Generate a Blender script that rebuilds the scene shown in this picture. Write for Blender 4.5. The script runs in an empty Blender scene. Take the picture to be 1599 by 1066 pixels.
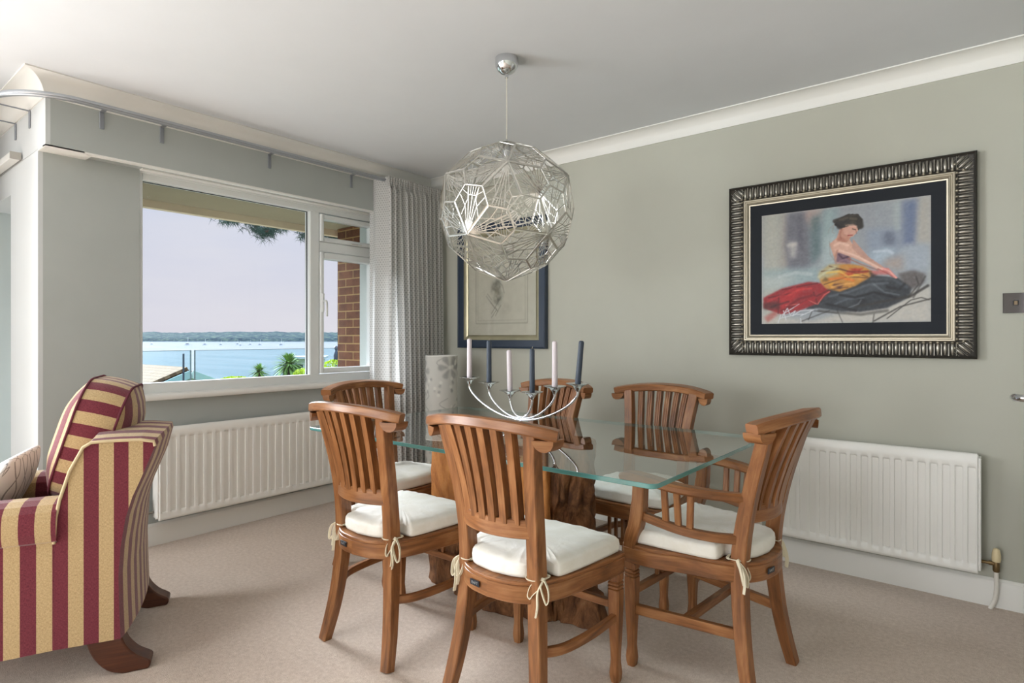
import bpy, bmesh, math, random
import numpy as np
from mathutils import Vector, Matrix, noise as mnoise
PI = math.pi
random.seed(7)
SC = bpy.context.scene
COL = SC.collection

def s2l(c):
    return tuple((x/255/12.92) if x/255 <= .04045 else ((x/255+.055)/1.055)**2.4 for x in c)

# ------------------------------------------------------------------ camera
cam_d = bpy.data.cameras.new('camera')
cam = bpy.data.objects.new('camera', cam_d); COL.objects.link(cam)
CAM = Vector((3.71, -3.365, 1.18))
cam.location = CAM
FWD = Vector((-.6293, .7771, 0)).normalized()
cam.rotation_euler = FWD.to_track_quat('-Z', 'Y').to_euler()
cam_d.sensor_width = 36; cam_d.lens = 927/1599*36
cam_d.shift_y = -6/1599
cam_d.clip_end = 20000; cam_d.clip_start = .02
SC.camera = cam

# ------------------------------------------------------------------ sky, sun, window light, exposure
w = bpy.data.worlds.new('sky'); SC.world = w; w.use_nodes = True
nt = w.node_tree; nt.nodes.clear()
o = nt.nodes.new('ShaderNodeOutputWorld'); bg = nt.nodes.new('ShaderNodeBackground')
tc = nt.nodes.new('ShaderNodeTexCoord'); sx = nt.nodes.new('ShaderNodeSeparateXYZ')
rp = nt.nodes.new('ShaderNodeValToRGB')
nt.links.new(tc.outputs['Generated'], sx.inputs[0]); nt.links.new(sx.outputs['Z'], rp.inputs[0])
e = rp.color_ramp.elements
e[0].position = 0; e[0].color = s2l((226, 222, 232))+(1,)
e[1].position = .9; e[1].color = s2l((176, 200, 236))+(1,)
m_ = rp.color_ramp.elements.new(.22); m_.color = s2l((215, 220, 238))+(1,)
nz = nt.nodes.new('ShaderNodeTexNoise'); nz.inputs['Scale'].default_value = 3.2; nz.inputs['Detail'].default_value = 5
mp = nt.nodes.new('ShaderNodeMapping'); mp.inputs['Scale'].default_value = (1, 1, 5)
nt.links.new(tc.outputs['Generated'], mp.inputs[0]); nt.links.new(mp.outputs[0], nz.inputs['Vector'])
cr = nt.nodes.new('ShaderNodeValToRGB'); cr.color_ramp.elements[0].position = .45; cr.color_ramp.elements[1].position = .75
mx = nt.nodes.new('ShaderNodeMixRGB'); mx.inputs[2].default_value = s2l((236, 233, 238))+(1,)
mm = nt.nodes.new('ShaderNodeMath'); mm.operation = 'MULTIPLY'; mm.inputs[1].default_value = .5
nt.links.new(nz.outputs[0], cr.inputs[0]); nt.links.new(cr.outputs[0], mm.inputs[0]); nt.links.new(mm.outputs[0], mx.inputs[0])
nt.links.new(rp.outputs[0], mx.inputs[1]); nt.links.new(mx.outputs[0], bg.inputs[0])
mr = nt.nodes.new('ShaderNodeMapRange'); mr.interpolation_type = 'SMOOTHSTEP'
mr.inputs[1].default_value = .24; mr.inputs[2].default_value = .5; mr.inputs[3].default_value = 1.0; mr.inputs[4].default_value = 4.0
nt.links.new(sx.outputs['Z'], mr.inputs[0]); nt.links.new(mr.outputs[0], bg.inputs[1])
nt.links.new(bg.outputs[0], o.inputs[0])

def lamp(name, kind, loc, direction, energy, color=(1, 1, 1), sx_=1, sy_=1):
    d = bpy.data.lights.new(name, kind); d.energy = energy; d.color = color
    if kind == 'AREA':
        d.shape = 'RECTANGLE'; d.size = sx_; d.size_y = sy_
    else:
        d.angle = sx_
    ob = bpy.data.objects.new(name, d); COL.objects.link(ob); ob.location = loc
    ob.rotation_euler = Vector(direction).to_track_quat('-Z', 'Y').to_euler()
    return ob
lamp('sun', 'SUN', (-20, 0, 20), (1, .0, -.50), 16.0, (.90, .945, 1), math.radians(26))
lamp('daylight_bay', 'AREA', (-1.5, -5.3, 1.15), (1, 0.1, -.1), 375, (.93, .97, 1), 3.0, 2.0)
lamp('daylight_rear', 'AREA', (1.3, -10.4, 1.25), (-.05, 1, -.02), 190, (.95, .975, 1), 2.4, 2.0)
SC.view_settings.view_transform = 'Standard'; SC.view_settings.look = 'None'
SC.view_settings.exposure = 0.0; SC.view_settings.gamma = 1
SC.view_settings.use_curve_mapping = False
SC.cycles.use_denoising = True
SC.cycles.max_bounces = 14; SC.cycles.transparent_max_bounces = 24
SC.cycles.caustics_reflective = False; SC.cycles.caustics_refractive = False
SC.cycles.sample_clamp_indirect = 6

# ------------------------------------------------------------------ materials
class M:
    """small node helper"""
    def __init__(s, name, col=(200, 200, 200), rough=.5, metal=0, spec=.5):
        s.m = bpy.data.materials.new(name); s.m.use_nodes = True
        s.t = s.m.node_tree; s.n = s.t.nodes; s.b = s.n['Principled BSDF']
        s.out = s.n['Material Output']
        s.b.inputs['Base Color'].default_value = s2l(col)+(1,)
        s.b.inputs['Roughness'].default_value = rough
        s.b.inputs['Metallic'].default_value = metal
        s.b.inputs['Specular IOR Level'].default_value = spec
    def node(s, t, **kw):
        n = s.n.new('ShaderNode'+t)
        for k, v in kw.items():
            if k in n.inputs.keys(): n.inputs[k].default_value = v
            else: setattr(n, k, v)
        return n
    def link(s, a, b): s.t.links.new(a, b)
    def coord(s, kind='Object', scale=(1, 1, 1)):
        c = s.node('TexCoord'); mp = s.node('Mapping'); mp.inputs['Scale'].default_value = scale
        s.link(c.outputs[kind], mp.inputs[0]); return mp.outputs[0]
    def noise(s, vec, scale, detail=4, rough=.6, dist=0):
        n = s.node('TexNoise'); n.inputs['Scale'].default_value = scale; n.inputs['Detail'].default_value = detail
        n.inputs['Roughness'].default_value = rough; n.inputs['Distortion'].default_value = dist
        s.link(vec, n.inputs['Vector']); return n.outputs[0]
    def ramp(s, fac, stops):
        r = s.node('ValToRGB'); e = r.color_ramp.elements
        while len(e) < len(stops): e.new(.5)
        for i, (p, c) in enumerate(stops):
            e[i].position = p; e[i].color = s2l(c)+(1,)
        s.link(fac, r.inputs[0]); return r.outputs[0]
    def math(s, op, a, b=None, c=None):
        n = s.node('Math', operation=op)
        for i, x in enumerate((a, b, c)):
            if x is None: continue
            if isinstance(x, (int, float)): n.inputs[i].default_value = x
            else: s.link(x, n.inputs[i])
        return n.outputs[0]
    def mix(s, fac, a, b, mode='MIX'):
        n = s.node('MixRGB', blend_type=mode)
        for i, x in enumerate((fac, a, b)):
            if isinstance(x, (int, float)): n.inputs[i].default_value = x
            elif isinstance(x, tuple): n.inputs[i].default_value = s2l(x)+(1,)
            else: s.link(x, n.inputs[i])
        return n.outputs[0]
    def base(s, c): s.link(c, s.b.inputs['Base Color'])
    def bump(s, h, strength=.3, dist=.01):
        b = s.node('Bump'); b.inputs['Strength'].default_value = strength; b.inputs['Distance'].default_value = dist
        s.link(h, b.inputs['Height']); s.link(b.outputs[0], s.b.inputs['Normal'])

def plain(name, col, rough=.5, metal=0, spec=.5, var=.0, bump=0, bscale=60):
    a = M(name, col, rough, metal, spec)
    v = a.coord()
    n = a.noise(v, bscale, 3)
    if var:
        c1 = tuple(max(0, x*(1-var)) for x in col); c2 = tuple(min(255, x*(1+var)) for x in col)
        n2 = a.noise(v, 2.5, 3); a.base(a.ramp(n2, [(.3, c1), (.7, c2)]))
    if bump: a.bump(n, bump, .002)
    return a.m

def wood(name, dark, mid, light, rough=.42, knots=True):
    a = M(name, mid, rough, 0, .45)
    uv = a.coord('UV')
    oi = a.node('ObjectInfo')
    ofs = a.math('MULTIPLY', oi.outputs['Random'], 17.0)
    cmb = a.node('CombineXYZ'); a.link(ofs, cmb.inputs[0]); a.link(ofs, cmb.inputs[1])
    va = a.node('VectorMath', operation='ADD'); a.link(uv, va.inputs[0]); a.link(cmb.outputs[0], va.inputs[1])
    mp = a.node('Mapping'); mp.inputs['Scale'].default_value = (55, 3.5, 1); a.link(va.outputs[0], mp.inputs[0])
    g = a.noise(mp.outputs[0], 1.6, 7, .62, .8)
    mp2 = a.node('Mapping'); mp2.inputs['Scale'].default_value = (9, 2.2, 1); a.link(va.outputs[0], mp2.inputs[0])
    g2 = a.noise(mp2.outputs[0], 1.5, 3, .5, 1.6)
    f = a.math('ADD', a.math('MULTIPLY', g, .45), a.math('MULTIPLY', g2, .55))
    c = a.ramp(f, [(.30, dark), (.5, mid), (.72, light)])
    hv = a.node('HueSaturation'); a.link(c, hv.inputs['Color'])
    v = a.math('ADD', a.math('MULTIPLY', oi.outputs['Random'], .22), .89); a.link(v, hv.inputs['Value'])
    a.base(hv.outputs[0])
    a.bump(g, .12, .001)
    return a.m

W_TEAK = wood('teak', (84, 52, 29), (137, 88, 50), (178, 128, 84), .36)
W_DARK = wood('dark_turned_wood', (52, 28, 18), (84, 46, 30), (112, 66, 44), .35)
WALL = plain('wall_paint', (184, 184, 172), .75, 0, .25, .012, .06, 180)
WALLL = plain('window_wall_paint', (177, 182, 179), .75, 0, .25, .012, .06, 180)
CEIL = plain('ceiling_paint', (222, 225, 228), .8, 0, .2, .008, .04, 160)
WHITE = plain('white_gloss_paint', (234, 233, 228), .35, 0, .4, .006)
WHITEW = plain('white_wall_paint', (206, 209, 209), .7, 0, .25, .006)
UPVC = plain('white_window_plastic', (228, 231, 230), .3, 0, .45, .004)
RADW = plain('radiator_enamel', (236, 235, 230), .3, 0, .45, .004)
GASK = plain('black_gasket', (40, 42, 40), .6)
ALU = plain('brushed_aluminium', (178, 182, 187), .32, .75, .5, .02)
CHROME = plain('polished_chrome', (215, 217, 220), .08, 1)
CHROMED = plain('dull_steel', (150, 145, 138), .3, 1)
BRASS = plain('old_brass', (120, 100, 70), .4, .9, .5, .15)
PIPE = plain('white_pipe', (226, 222, 212), .45)
CREAMC = plain('cream_valve_cap', (222, 205, 165), .5)

def carpet():
    a = M('carpet', (200, 184, 168), .98, 0, .08)
    v = a.coord()
    n1 = a.noise(v, 330, 3, .7); n2 = a.noise(v, 60, 3, .6); n3 = a.noise(v, 1.3, 3)
    f = a.math('ADD', a.math('MULTIPLY', n1, .62), a.math('ADD', a.math('MULTIPLY', n2, .26), a.math('MULTIPLY', n3, .12)))
    a.base(a.ramp(f, [(.34, (170, 150, 133)), (.5, (206, 188, 172)), (.66, (234, 220, 207))]))
    a.bump(n1, .55, .006)
    a.b.inputs['Sheen Weight'].default_value = .25
    return a.m
CARPET = carpet()

def thin_glass(name, tint=(250, 252, 251), ior=1.45, rough=0.0, boost=1.0):
    a = M(name); a.n.remove(a.b)
    tr = a.node('BsdfTransparent'); tr.inputs[0].default_value = s2l(tint)+(1,)
    gl = a.node('BsdfGlossy'); gl.inputs['Roughness'].default_value = rough
    fr = a.node('Fresnel'); fr.inputs['IOR'].default_value = ior
    ms = a.node('MixShader')
    geo = a.node('NewGeometry'); fac = a.math('MULTIPLY', a.math('MULTIPLY', fr.outputs[0], boost), a.math('SUBTRACT', 1, geo.outputs['Backfacing']))
    a.link(fac, ms.inputs[0]); a.link(tr.outputs[0], ms.inputs[1]); a.link(gl.outputs[0], ms.inputs[2])
    a.link(ms.outputs[0], a.out.inputs[0])
    return a.m
GLASS = thin_glass('window_glass', (252, 253, 253), 1.3)
GLASST = thin_glass('table_glass', (248, 252, 251), 1.52, 0.0, 1.7)
PGLASS = thin_glass('picture_glass', (250, 250, 250), 1.5, 0.01, 1.6)
GEDGE = M('glass_edge', (92, 158, 156), .12, 0, .8)
GEDGE.b.inputs['Transmission Weight'].default_value = .25; GEDGE = GEDGE.m

# ------------------------------------------------------------------ mesh builder
def V(*a): return Vector(a)
class MB:
    def __init__(s): s.v = []; s.f = []; s.uv = []; s.mi = []
    def add(s, verts, faces, uvs=None, m=0):
        b = len(s.v); s.v += [tuple(p) for p in verts]
        for k, fc in enumerate(faces):
            s.f.append(tuple(b+i for i in fc))
            s.uv.append(uvs[k] if uvs else [(0, 0)]*len(fc)); s.mi.append(m)
        return s
    def box(s, c, d, rz=0, ch=.0, m=0, axis='z'):
        """box centred at c, size d; uv v runs along the longest side"""
        c = Vector(c); ax = max(range(3), key=lambda i: d[i])
        R = Matrix.Rotation(rz, 3, 'Z')
        dirs = [R @ Vector(x) for x in ((1, 0, 0), (0, 1, 0), (0, 0, 1))]
        o1, o2 = [i for i in range(3) if i != ax]
        return s.sweep([c-dirs[ax]*d[ax]/2, c+dirs[ax]*d[ax]/2], d[o1], d[o2], dirs[o1], ch, m=m)
    def sweep(s, path, w, h, side, ch=.002, m=0, sec=None, caps=True, closed=False):
        """rectangular (chamfered) bar along path. w along side, h across. w/h may be lists"""
        path = [Vector(p) for p in path]; n = len(path)
        W = w if isinstance(w, (list, tuple)) else [w]*n
        H = h if isinstance(h, (list, tuple)) else [h]*n
        S = side if isinstance(side, (list, tuple)) and not isinstance(side[0], (int, float)) else [side]*n
        rings = []; L = 0; Ls = []
        for i, p in enumerate(path):
            if closed: t = path[(i+1) % n]-path[i-1]
            else: t = path[min(i+1, n-1)]-path[max(i-1, 0)]
            if t.length < 1e-9: t = Vector((0, 0, 1))
            t.normalize(); a = Vector(S[i]); a = (a-t*a.dot(t))
            if a.length < 1e-6: a = t.orthogonal()
            a.normalize(); b = t.cross(a)
            if i: L += (p-path[i-1]).length
            Ls.append(L)
            if sec: pts = [(x*W[i], y*H[i]) for x, y in sec]
            else:
                x, y = W[i]/2, H[i]/2; c = min(ch, x*.9, y*.9)
                pts = [(x, y-c), (x-c, y), (-x+c, y), (-x, y-c), (-x, -y+c), (-x+c, -y), (x-c, -y), (x, -y+c)] if c > 0 else [(x, y), (-x, y), (-x, -y), (x, -y)]
            rings.append([p+a*u+b*v for u, v in pts])
            k = len(pts)
            per = [0]
            for j in range(k):
                q0, q1 = pts[j], pts[(j+1) % k]; per.append(per[-1]+math.hypot(q1[0]-q0[0], q1[1]-q0[1]))
        verts = [q for r in rings for q in r]; faces = []; uvs = []
        for i in range(n if closed else n-1):
            i2 = (i+1) % n
            for j in range(k):
                j2 = (j+1) % k
                faces.append((i*k+j, i*k+j2, i2*k+j2, i2*k+j))
                la, lb = Ls[i], Ls[i2] if i2 else Ls[i]+(path[0]-path[i]).length
                uvs.append([(per[j], la), (per[j+1], la), (per[j+1], lb), (per[j], lb)])
        if caps and not closed:
            faces.append(tuple(range(k-1, -1, -1))); uvs.append([(0, 0)]*k)
            faces.append(tuple((n-1)*k+j for j in range(k))); uvs.append([(0, 0)]*k)
        return s.add(verts, faces, uvs, m)
    def tube(s, path, r, n=10, m=0, closed=False, caps=True):
        sec = [(math.cos(2*PI*i/n), math.sin(2*PI*i/n)) for i in range(n)]
        path = [Vector(p) for p in path]
        R = r if isinstance(r, (list, tuple)) else [r]*len(path)
        # parallel transport frame
        t0 = (path[1]-path[0]).normalized(); a = t0.orthogonal().normalized(); S = []
        for i in range(len(path)):
            t = (path[min(i+1, len(path)-1)]-path[max(i-1, 0)]).normalized()
            a = (a-t*a.dot(t)); a = a.normalized() if a.length > 1e-6 else t.orthogonal().normalized()
            S.append(a.copy())
        return s.sweep(path, R, R, S, 0, m=m, sec=sec, caps=caps, closed=closed)
    def lathe(s, prof, c=(0, 0, 0), n=32, m=0, axis=None):
        c = Vector(c); Q = Matrix.Identity(3)
        if axis: Q = Vector((0, 0, 1)).rotation_difference(Vector(axis)).to_matrix()
        verts = []; faces = []; uvs = []; k = len(prof)
        for i in range(n):
            a = 2*PI*i/n
            for r, z in prof: verts.append(c+Q @ Vector((r*math.cos(a), r*math.sin(a), z)))
        for i in range(n):
            i2 = (i+1) % n
            for j in range(k-1):
                faces.append((i*k+j, i2*k+j, i2*k+j+1, i*k+j+1))
                uvs.append([(i/n, prof[j][1]), ((i+1)/n, prof[j][1]), ((i+1)/n, prof[j+1][1]), (i/n, prof[j+1][1])])
        return s.add(verts, faces, uvs, m)
    def prism(s, outline, z0, z1, m=0):
        n = len(outline)
        verts = [Vector((x, y, z0)) for x, y in outline]+[Vector((x, y, z1)) for x, y in outline]
        faces = [tuple(range(n-1, -1, -1)), tuple(range(n, 2*n))]
        uvs = [[(verts[i].x, verts[i].y) for i in faces[0]], [(verts[i].x, verts[i].y) for i in faces[1]]]
        L = 0
        for i in range(n):
            j = (i+1) % n; l = math.hypot(outline[j][0]-outline[i][0], outline[j][1]-outline[i][1])
            faces.append((i, j, n+j, n+i)); uvs.append([(z0, L), (z0, L+l), (z1, L+l), (z1, L)]); L += l
        return s.add(verts, faces, uvs, m)
    def grid(s, fn, nu, nv, m=0, wrapu=False, uvf=None):
        verts = [Vector(fn(i/(nu if wrapu else nu-1), j/(nv-1))) for i in range(nu) for j in range(nv)]
        faces = []; uvs = []
        for i in range(nu if wrapu else nu-1):
            for j in range(nv-1):
                i2 = (i+1) % nu
                faces.append((i*nv+j, i2*nv+j, i2*nv+j+1, i*nv+j+1))
                D = nu if wrapu else nu-1
                q = [(i/D, j/(nv-1)), ((i+1)/D, j/(nv-1)), ((i+1)/D, (j+1)/(nv-1)), (i/D, (j+1)/(nv-1))]
                uvs.append([uvf(*x) for x in q] if uvf else q)
        return s.add(verts, faces, uvs, m)
    def build(s, name, mats, parent=None, ang=35, bevel=0, M4=None):
        me = bpy.data.meshes.new(name)
        vs = [tuple(M4 @ Vector(p)) for p in s.v] if M4 else s.v
        me.from_pydata(vs, [], s.f); me.update()
        ul = me.uv_layers.new(name='UVMap')
        flat = [c for f in s.uv for uv in f for c in uv]
        ul.data.foreach_set('uv', flat)
        if not isinstance(mats, (list, tuple)): mats = [mats]
        for mt in mats: me.materials.append(mt)
        me.polygons.foreach_set('material_index', s.mi)
        bm = bmesh.new(); bm.from_mesh(me); bmesh.ops.recalc_face_normals(bm, faces=bm.faces); bm.to_mesh(me); bm.free()
        if ang is not None:
            me.shade_smooth(); me.set_sharp_from_angle(angle=math.radians(ang))
        ob = bpy.data.objects.new(name, me); COL.objects.link(ob)
        if parent is not None: ob.parent = parent
        if bevel:
            md = ob.modifiers.new('bevel', 'BEVEL'); md.width = bevel; md.segments = 2; md.limit_method = 'ANGLE'
        return ob

def tag(ob, label=None, cat=None, group=None, kind=None):
    if label: ob['label'] = label
    if cat: ob['category'] = cat
    if group: ob['group'] = group
    if kind: ob['kind'] = kind
    return ob
def thing(name, loc, label, cat, rz=0, group=None):
    e = bpy.data.objects.new(name, None); COL.objects.link(e); e.location = loc; e.rotation_euler = (0, 0, rz)
    e.empty_display_size = .1
    return tag(e, label, cat, group)
def struct(ob): ob['kind'] = 'structure'; return ob
def copy_tree(src, parent=None):
    c = src.copy(); COL.objects.link(c)
    if parent is not None: c.parent = parent
    for ch in list(src.children): copy_tree(ch, c)
    return c
def bez(pts, n):
    """Catmull-Rom through pts, n samples per span"""
    P = [Vector(p) for p in pts]; P = [2*P[0]-P[1]]+P+[2*P[-1]-P[-2]]; out = []
    for i in range(1, len(P)-2):
        for k in range(n):
            t = k/n
            out.append(.5*((2*P[i])+(-P[i-1]+P[i+1])*t+(2*P[i-1]-5*P[i]+4*P[i+1]-P[i+2])*t*t+(-P[i-1]+3*P[i]-3*P[i+1]+P[i+2])*t**3))
    out.append(P[-2]); return out
def lerp_list(zs, vals, z):
    for i in range(len(zs)-1):
        if z <= zs[i+1]:
            t = (z-zs[i])/(zs[i+1]-zs[i]); return vals[i]*(1-t)+vals[i+1]*t
    return vals[-1]

# ------------------------------------------------------------------ room shell
CZ = 2.45
def sbox(name, x0, x1, y0, y1, z0, z1, mat, ch=0, kind=True):
    b = MB().box(((x0+x1)/2, (y0+y1)/2, (z0+z1)/2), (x1-x0, y1-y0, z1-z0), ch=ch).build(name, mat)
    return struct(b) if kind else b
sbox('floor', -1.7, 5.2, -10.5, 0.3, -.06, 0, CARPET)
sbox('ceiling', -1.75, 5.4, -10.7, .3, CZ, CZ+.15, CEIL)
sbox('wall_right', -.28, 5.4, 0, .28, 0, CZ, WALL)
sbox('wall_entrance', 5.2, 5.4, -10.5, 0, 0, CZ, WALL)
# rear wall with a wide window opening
rb = MB()
for x0, x1, z0, z1 in ((-1.7, 0, 0, CZ), (2.6, 5.2, 0, CZ), (0, 2.6, 0, .25), (0, 2.6, 2.25, CZ)):
    rb.box(((x0+x1)/2, -10.6, (z0+z1)/2), (x1-x0, .2, z1-z0))
struct(rb.build('wall_rear', WALL))
# bay wall facing the sea with a broad glazed opening
bb = MB()
for y0, y1, z0, z1 in ((-10.5, -7.0, 0, CZ), (-3.7, -2.2, 0, CZ), (-7.0, -3.7, 2.17, CZ)):
    bb.box((-1.65, (y0+y1)/2, (z0+z1)/2), (.2, y1-y0, z1-z0))
struct(bb.build('wall_bay', WHITEW))
sbox('unseen_light_blocker', -1.55, -.45, -3.56, -3.46, 0, CZ, WHITEW)  # unseen slab, added to keep the bay light off the white pier
# window wall: pier, apron, lintel around window_1
WY0, WY1, WZ0, WZ1 = -2.095, -.40, .835, 2.125
YR = -2.55
lb = MB()
for y0, y1, z0, z1 in ((YR+.02, WY0, 0, CZ), (WY1, 0, 0, CZ), (WY0, WY1, 0, WZ0), (WY0, WY1, WZ1, CZ)):
    lb.box((-.14, (y0+y1)/2, (z0+z1)/2), (.28, y1-y0, z1-z0))
struct(lb.build('wall_left', WALLL))
# bulkhead above the window, white bead along its lower edge
sbox('trim_1', 0.0, .13, YR+.02, 0, 2.122, CZ, WALLL)
hb = MB()
hb.box((.108, YR/2, 2.119), (.044, -YR, .008), ch=.001)
hb.prism([(0.0, YR), (.13, YR), (.13, YR+.16), (.09, YR+.20), (0, YR+.20)], 2.1135, 2.1225)
hb.box((.0, (WY0+WY1)/2, 2.119), (.09, WY1-WY0, .008))
struct(hb.build('trim_2', WHITE))
# return wall of the bay (white) : pier, lintel, recess
rt = MB()
for x0, x1, y0, y1, z0, z1 in ((-.55, 0, YR, YR+.02, 0, 2.12), (-.55, -.285, YR+.02, YR+.3, 0, 2.12), (-1.55, .13, YR, YR+.02, 2.122, CZ),
                               (-1.55, -.551, YR, YR+.3, 1.975, 2.12), (-1.55, -.285, YR+.02, YR+.3, 2.122, CZ)):
    rt.box(((x0+x1)/2, (y0+y1)/2, (z0+z1)/2), (x1-x0, y1-y0, z1-z0))
struct(rt.build('wall_return', WHITEW))
sbox('wall_recess', -1.5, -1.2, YR+.001, YR+.3, 0, 1.974, plain('pale_recess_paint', (190, 198, 196), .6))
# cornices (cove section), right wall and window wall and return
def cove(d, n=8):
    # quarter round concave section from wall (0,-d) to ceiling (d,0) ; returns list of (out, down)
    pts = [(0, -d-.008), (.006, -d-.008), (.006, -d)]
    for i in range(n+1):
        a = PI/2*i/n
        pts.append((d-.0+(.006-d)*math.cos(a)*1.0, -d+(d-.006)*math.sin(a)))
    pts += [(d, -.006), (d+.008, -.006), (d+.008, 0), (0, 0)]
    return pts
def cornice(name, p0, p1, outdir, d=.085, mitre0=0, mitre1=0):
    p0 = Vector(p0); p1 = Vector(p1); o = Vector(outdir); t = (p1-p0).normalized()
    pr = cove(d); a = [p0+o*u+V(0, 0, v)+t*u*mitre0 for u, v in pr]; b = [p1+o*u+V(0, 0, v)-t*u*mitre1 for u, v in pr]
    k = len(pr); fs = [(j, (j+1) % k, k+(j+1) % k, k+j) for j in range(k)]+[tuple(range(k-1, -1, -1)), tuple(range(k, 2*k))]
    return struct(MB().add(a+b, fs).build(name, CORN, ang=50))
CORN = plain('cornice_white', (232, 231, 226), .6)
cornice('trim_3', (.13, 0, CZ), (5.2, 0, CZ), (0, -1, 0), .078, 1, 0)
cornice('trim_4', (.13, 0, CZ), (.13, YR, CZ), (1, 0, 0), .092, 1, -1)
cornice('trim_5', (.13, YR, CZ), (-1.6, YR, CZ), (0, -1, 0), .092, -1, 0)
# baseboards
def skirt(name, p0, p1, outdir, h=.125):
    p0 = Vector(p0); p1 = Vector(p1); o = Vector(outdir)
    pr = [(0, 0), (.016, 0), (.016, h-.03), (.013, h-.022), (.013, h-.012), (.006, h), (0, h)]
    k = len(pr); a = [p0+o*u+V(0, 0, v) for u, v in pr]; b = [p1+o*u+V(0, 0, v) for u, v in pr]
    fs = [(j, (j+1) % k, k+(j+1) % k, k+j) for j in range(k)]+[tuple(range(k-1, -1, -1)), tuple(range(k, 2*k))]
    return struct(MB().add(a+b, fs).build(name, WHITE, ang=30))
skirt('baseboard_right', (0, 0, 0), (5.2, 0, 0), (0, -1, 0))
skirt('baseboard_left', (0, YR, 0), (0, -.016, 0), (1, 0, 0))

# ------------------------------------------------------------------ window_1
win = bpy.data.objects.new('window_1', None); COL.objects.link(win); struct(win)
GX = -.055       # glass plane
def rect_frame(mb, y0, y1, z0, z1, wl, wr, wb, wt, x0, x1, ch=.004, m=0):
    xc = (x0+x1)/2; dx = x1-x0
    mb.box((xc, y0+wl/2, (z0+z1)/2), (dx, wl, z1-z0), ch=ch, m=m)
    mb.box((xc, y1-wr/2, (z0+z1)/2), (dx, wr, z1-z0), ch=ch, m=m)
    mb.box((xc, (y0+wl+y1-wr)/2, z0+wb/2), (dx-.002, y1-y0-wl-wr, wb), ch=ch, m=m)
    mb.box((xc, (y0+wl+y1-wr)/2, z1-wt/2), (dx-.002, y1-y0-wl-wr, wt), ch=ch, m=m)
mb = MB(); MY0, MY1 = -1.019, -.941
rect_frame(mb, WY0, WY1, WZ0+.01, WZ1-.006, .022, .06, .075, .05, -.085, -.015)
mb.box((-.05, (MY0+MY1)/2, 1.48), (.066, MY1-MY0, 1.18), ch=.006)
mb.box((-.05, (MY1+WY1-.06)/2, 1.83), (.066, WY1-.06-MY1, .075), ch=.006)
mb.box((-.012, (WY0+WY1)/2, 2.112), (.012, WY1-WY0, .012), ch=.003)
mb.build('window_frame', UPVC, win)
mb = MB(); rect_frame(mb, MY1+.001, -.455, 1.868, 2.062, .03, .04, .032, .036, -.075, -.004, .007); mb.build('vent_sash', UPVC, win)
mb = MB(); rect_frame(mb, MY1+.001, -.455, .925, 1.792, .03, .04, .038, .048, -.075, -.004, .007); mb.build('casement_sash', UPVC, win)
for (y0, y1, z0, z1) in ((-2.076, -1.014, .912, 2.072), (-.918, -.487, 1.894, 2.032), (-.918, -.487, .956, 1.75)):
    p = MB().box((GX, (y0+y1)/2, (z0+z1)/2), (.006, y1-y0, z1-z0)).build('pane', GLASS, win)
    g = MB(); rect_frame(g, y0, y1, z0, z1, .006, .006, .005, .006, GX-.006, GX+.008, 0); g.build('gasket', GASK, win)
hd = MB()
hd.box((.002, -.925, 1.43), (.014, .022, .13), ch=.005)
hd.sweep(bez([(.012, -.925, 1.44), (.04, -.925, 1.44), (.045, -.922, 1.41), (.042, -.92, 1.33)], 5), .016, .012, V(0, 1, 0), .004)
hd.build('casement_handle', UPVC, win)
hd = MB()
hd.box((.004, -.66, 1.872), (.012, .06, .016), ch=.004)
hd.sweep([(.012, -.70, 1.868), (.016, -.66, 1.866), (.012, -.60, 1.874)], .008, .006, V(1, 0, 0), .002)
hd.build('vent_latch', plain('off_white_latch', (215, 213, 205), .4), win)
# sill board
sl = MB(); prof = [(-.03, .862), (.045, .862), (.055, .858), (.060, .848), (.060, .838), (.055, .828), (.045, .824), (-.03, .824)]
k = len(prof); a = [V(x, WY0+.003, z) for x, z in prof]; b = [V(x, WY1+.2, z) for x, z in prof]
sl.add(a+b, [(j, (j+1) % k, k+(j+1) % k, k+j) for j in range(k)]+[tuple(range(k)), tuple(range(2*k-1, k-1, -1))])
sl.build('window_sill', WHITE, win)

# ------------------------------------------------------------------ door leaf standing open just beyond the frame
door = struct(MB().box((3.875, -.50, 1.0), (.04, .82, 1.98), ch=.003).build('door_1', WHITE))
dh = MB()
dh.lathe([(0, 0), (.026, 0), (.026, .006), (.022, .009), (.010, .011), (.009, .045), (0, .046)], (3.855, -.84, .985), 24, axis=(-1, 0, 0))
dh.sweep(bez([(3.815, -.845, .985), (3.79, -.85, .985), (3.768, -.83, .984), (3.762, -.79, .983), (3.768, -.73, .982)], 6), .024, .018, V(0, 0, 1), .008)
o = dh.build('door_handle', CHROME, door, ang=60); o['label'] = 'chrome lever handle'

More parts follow.
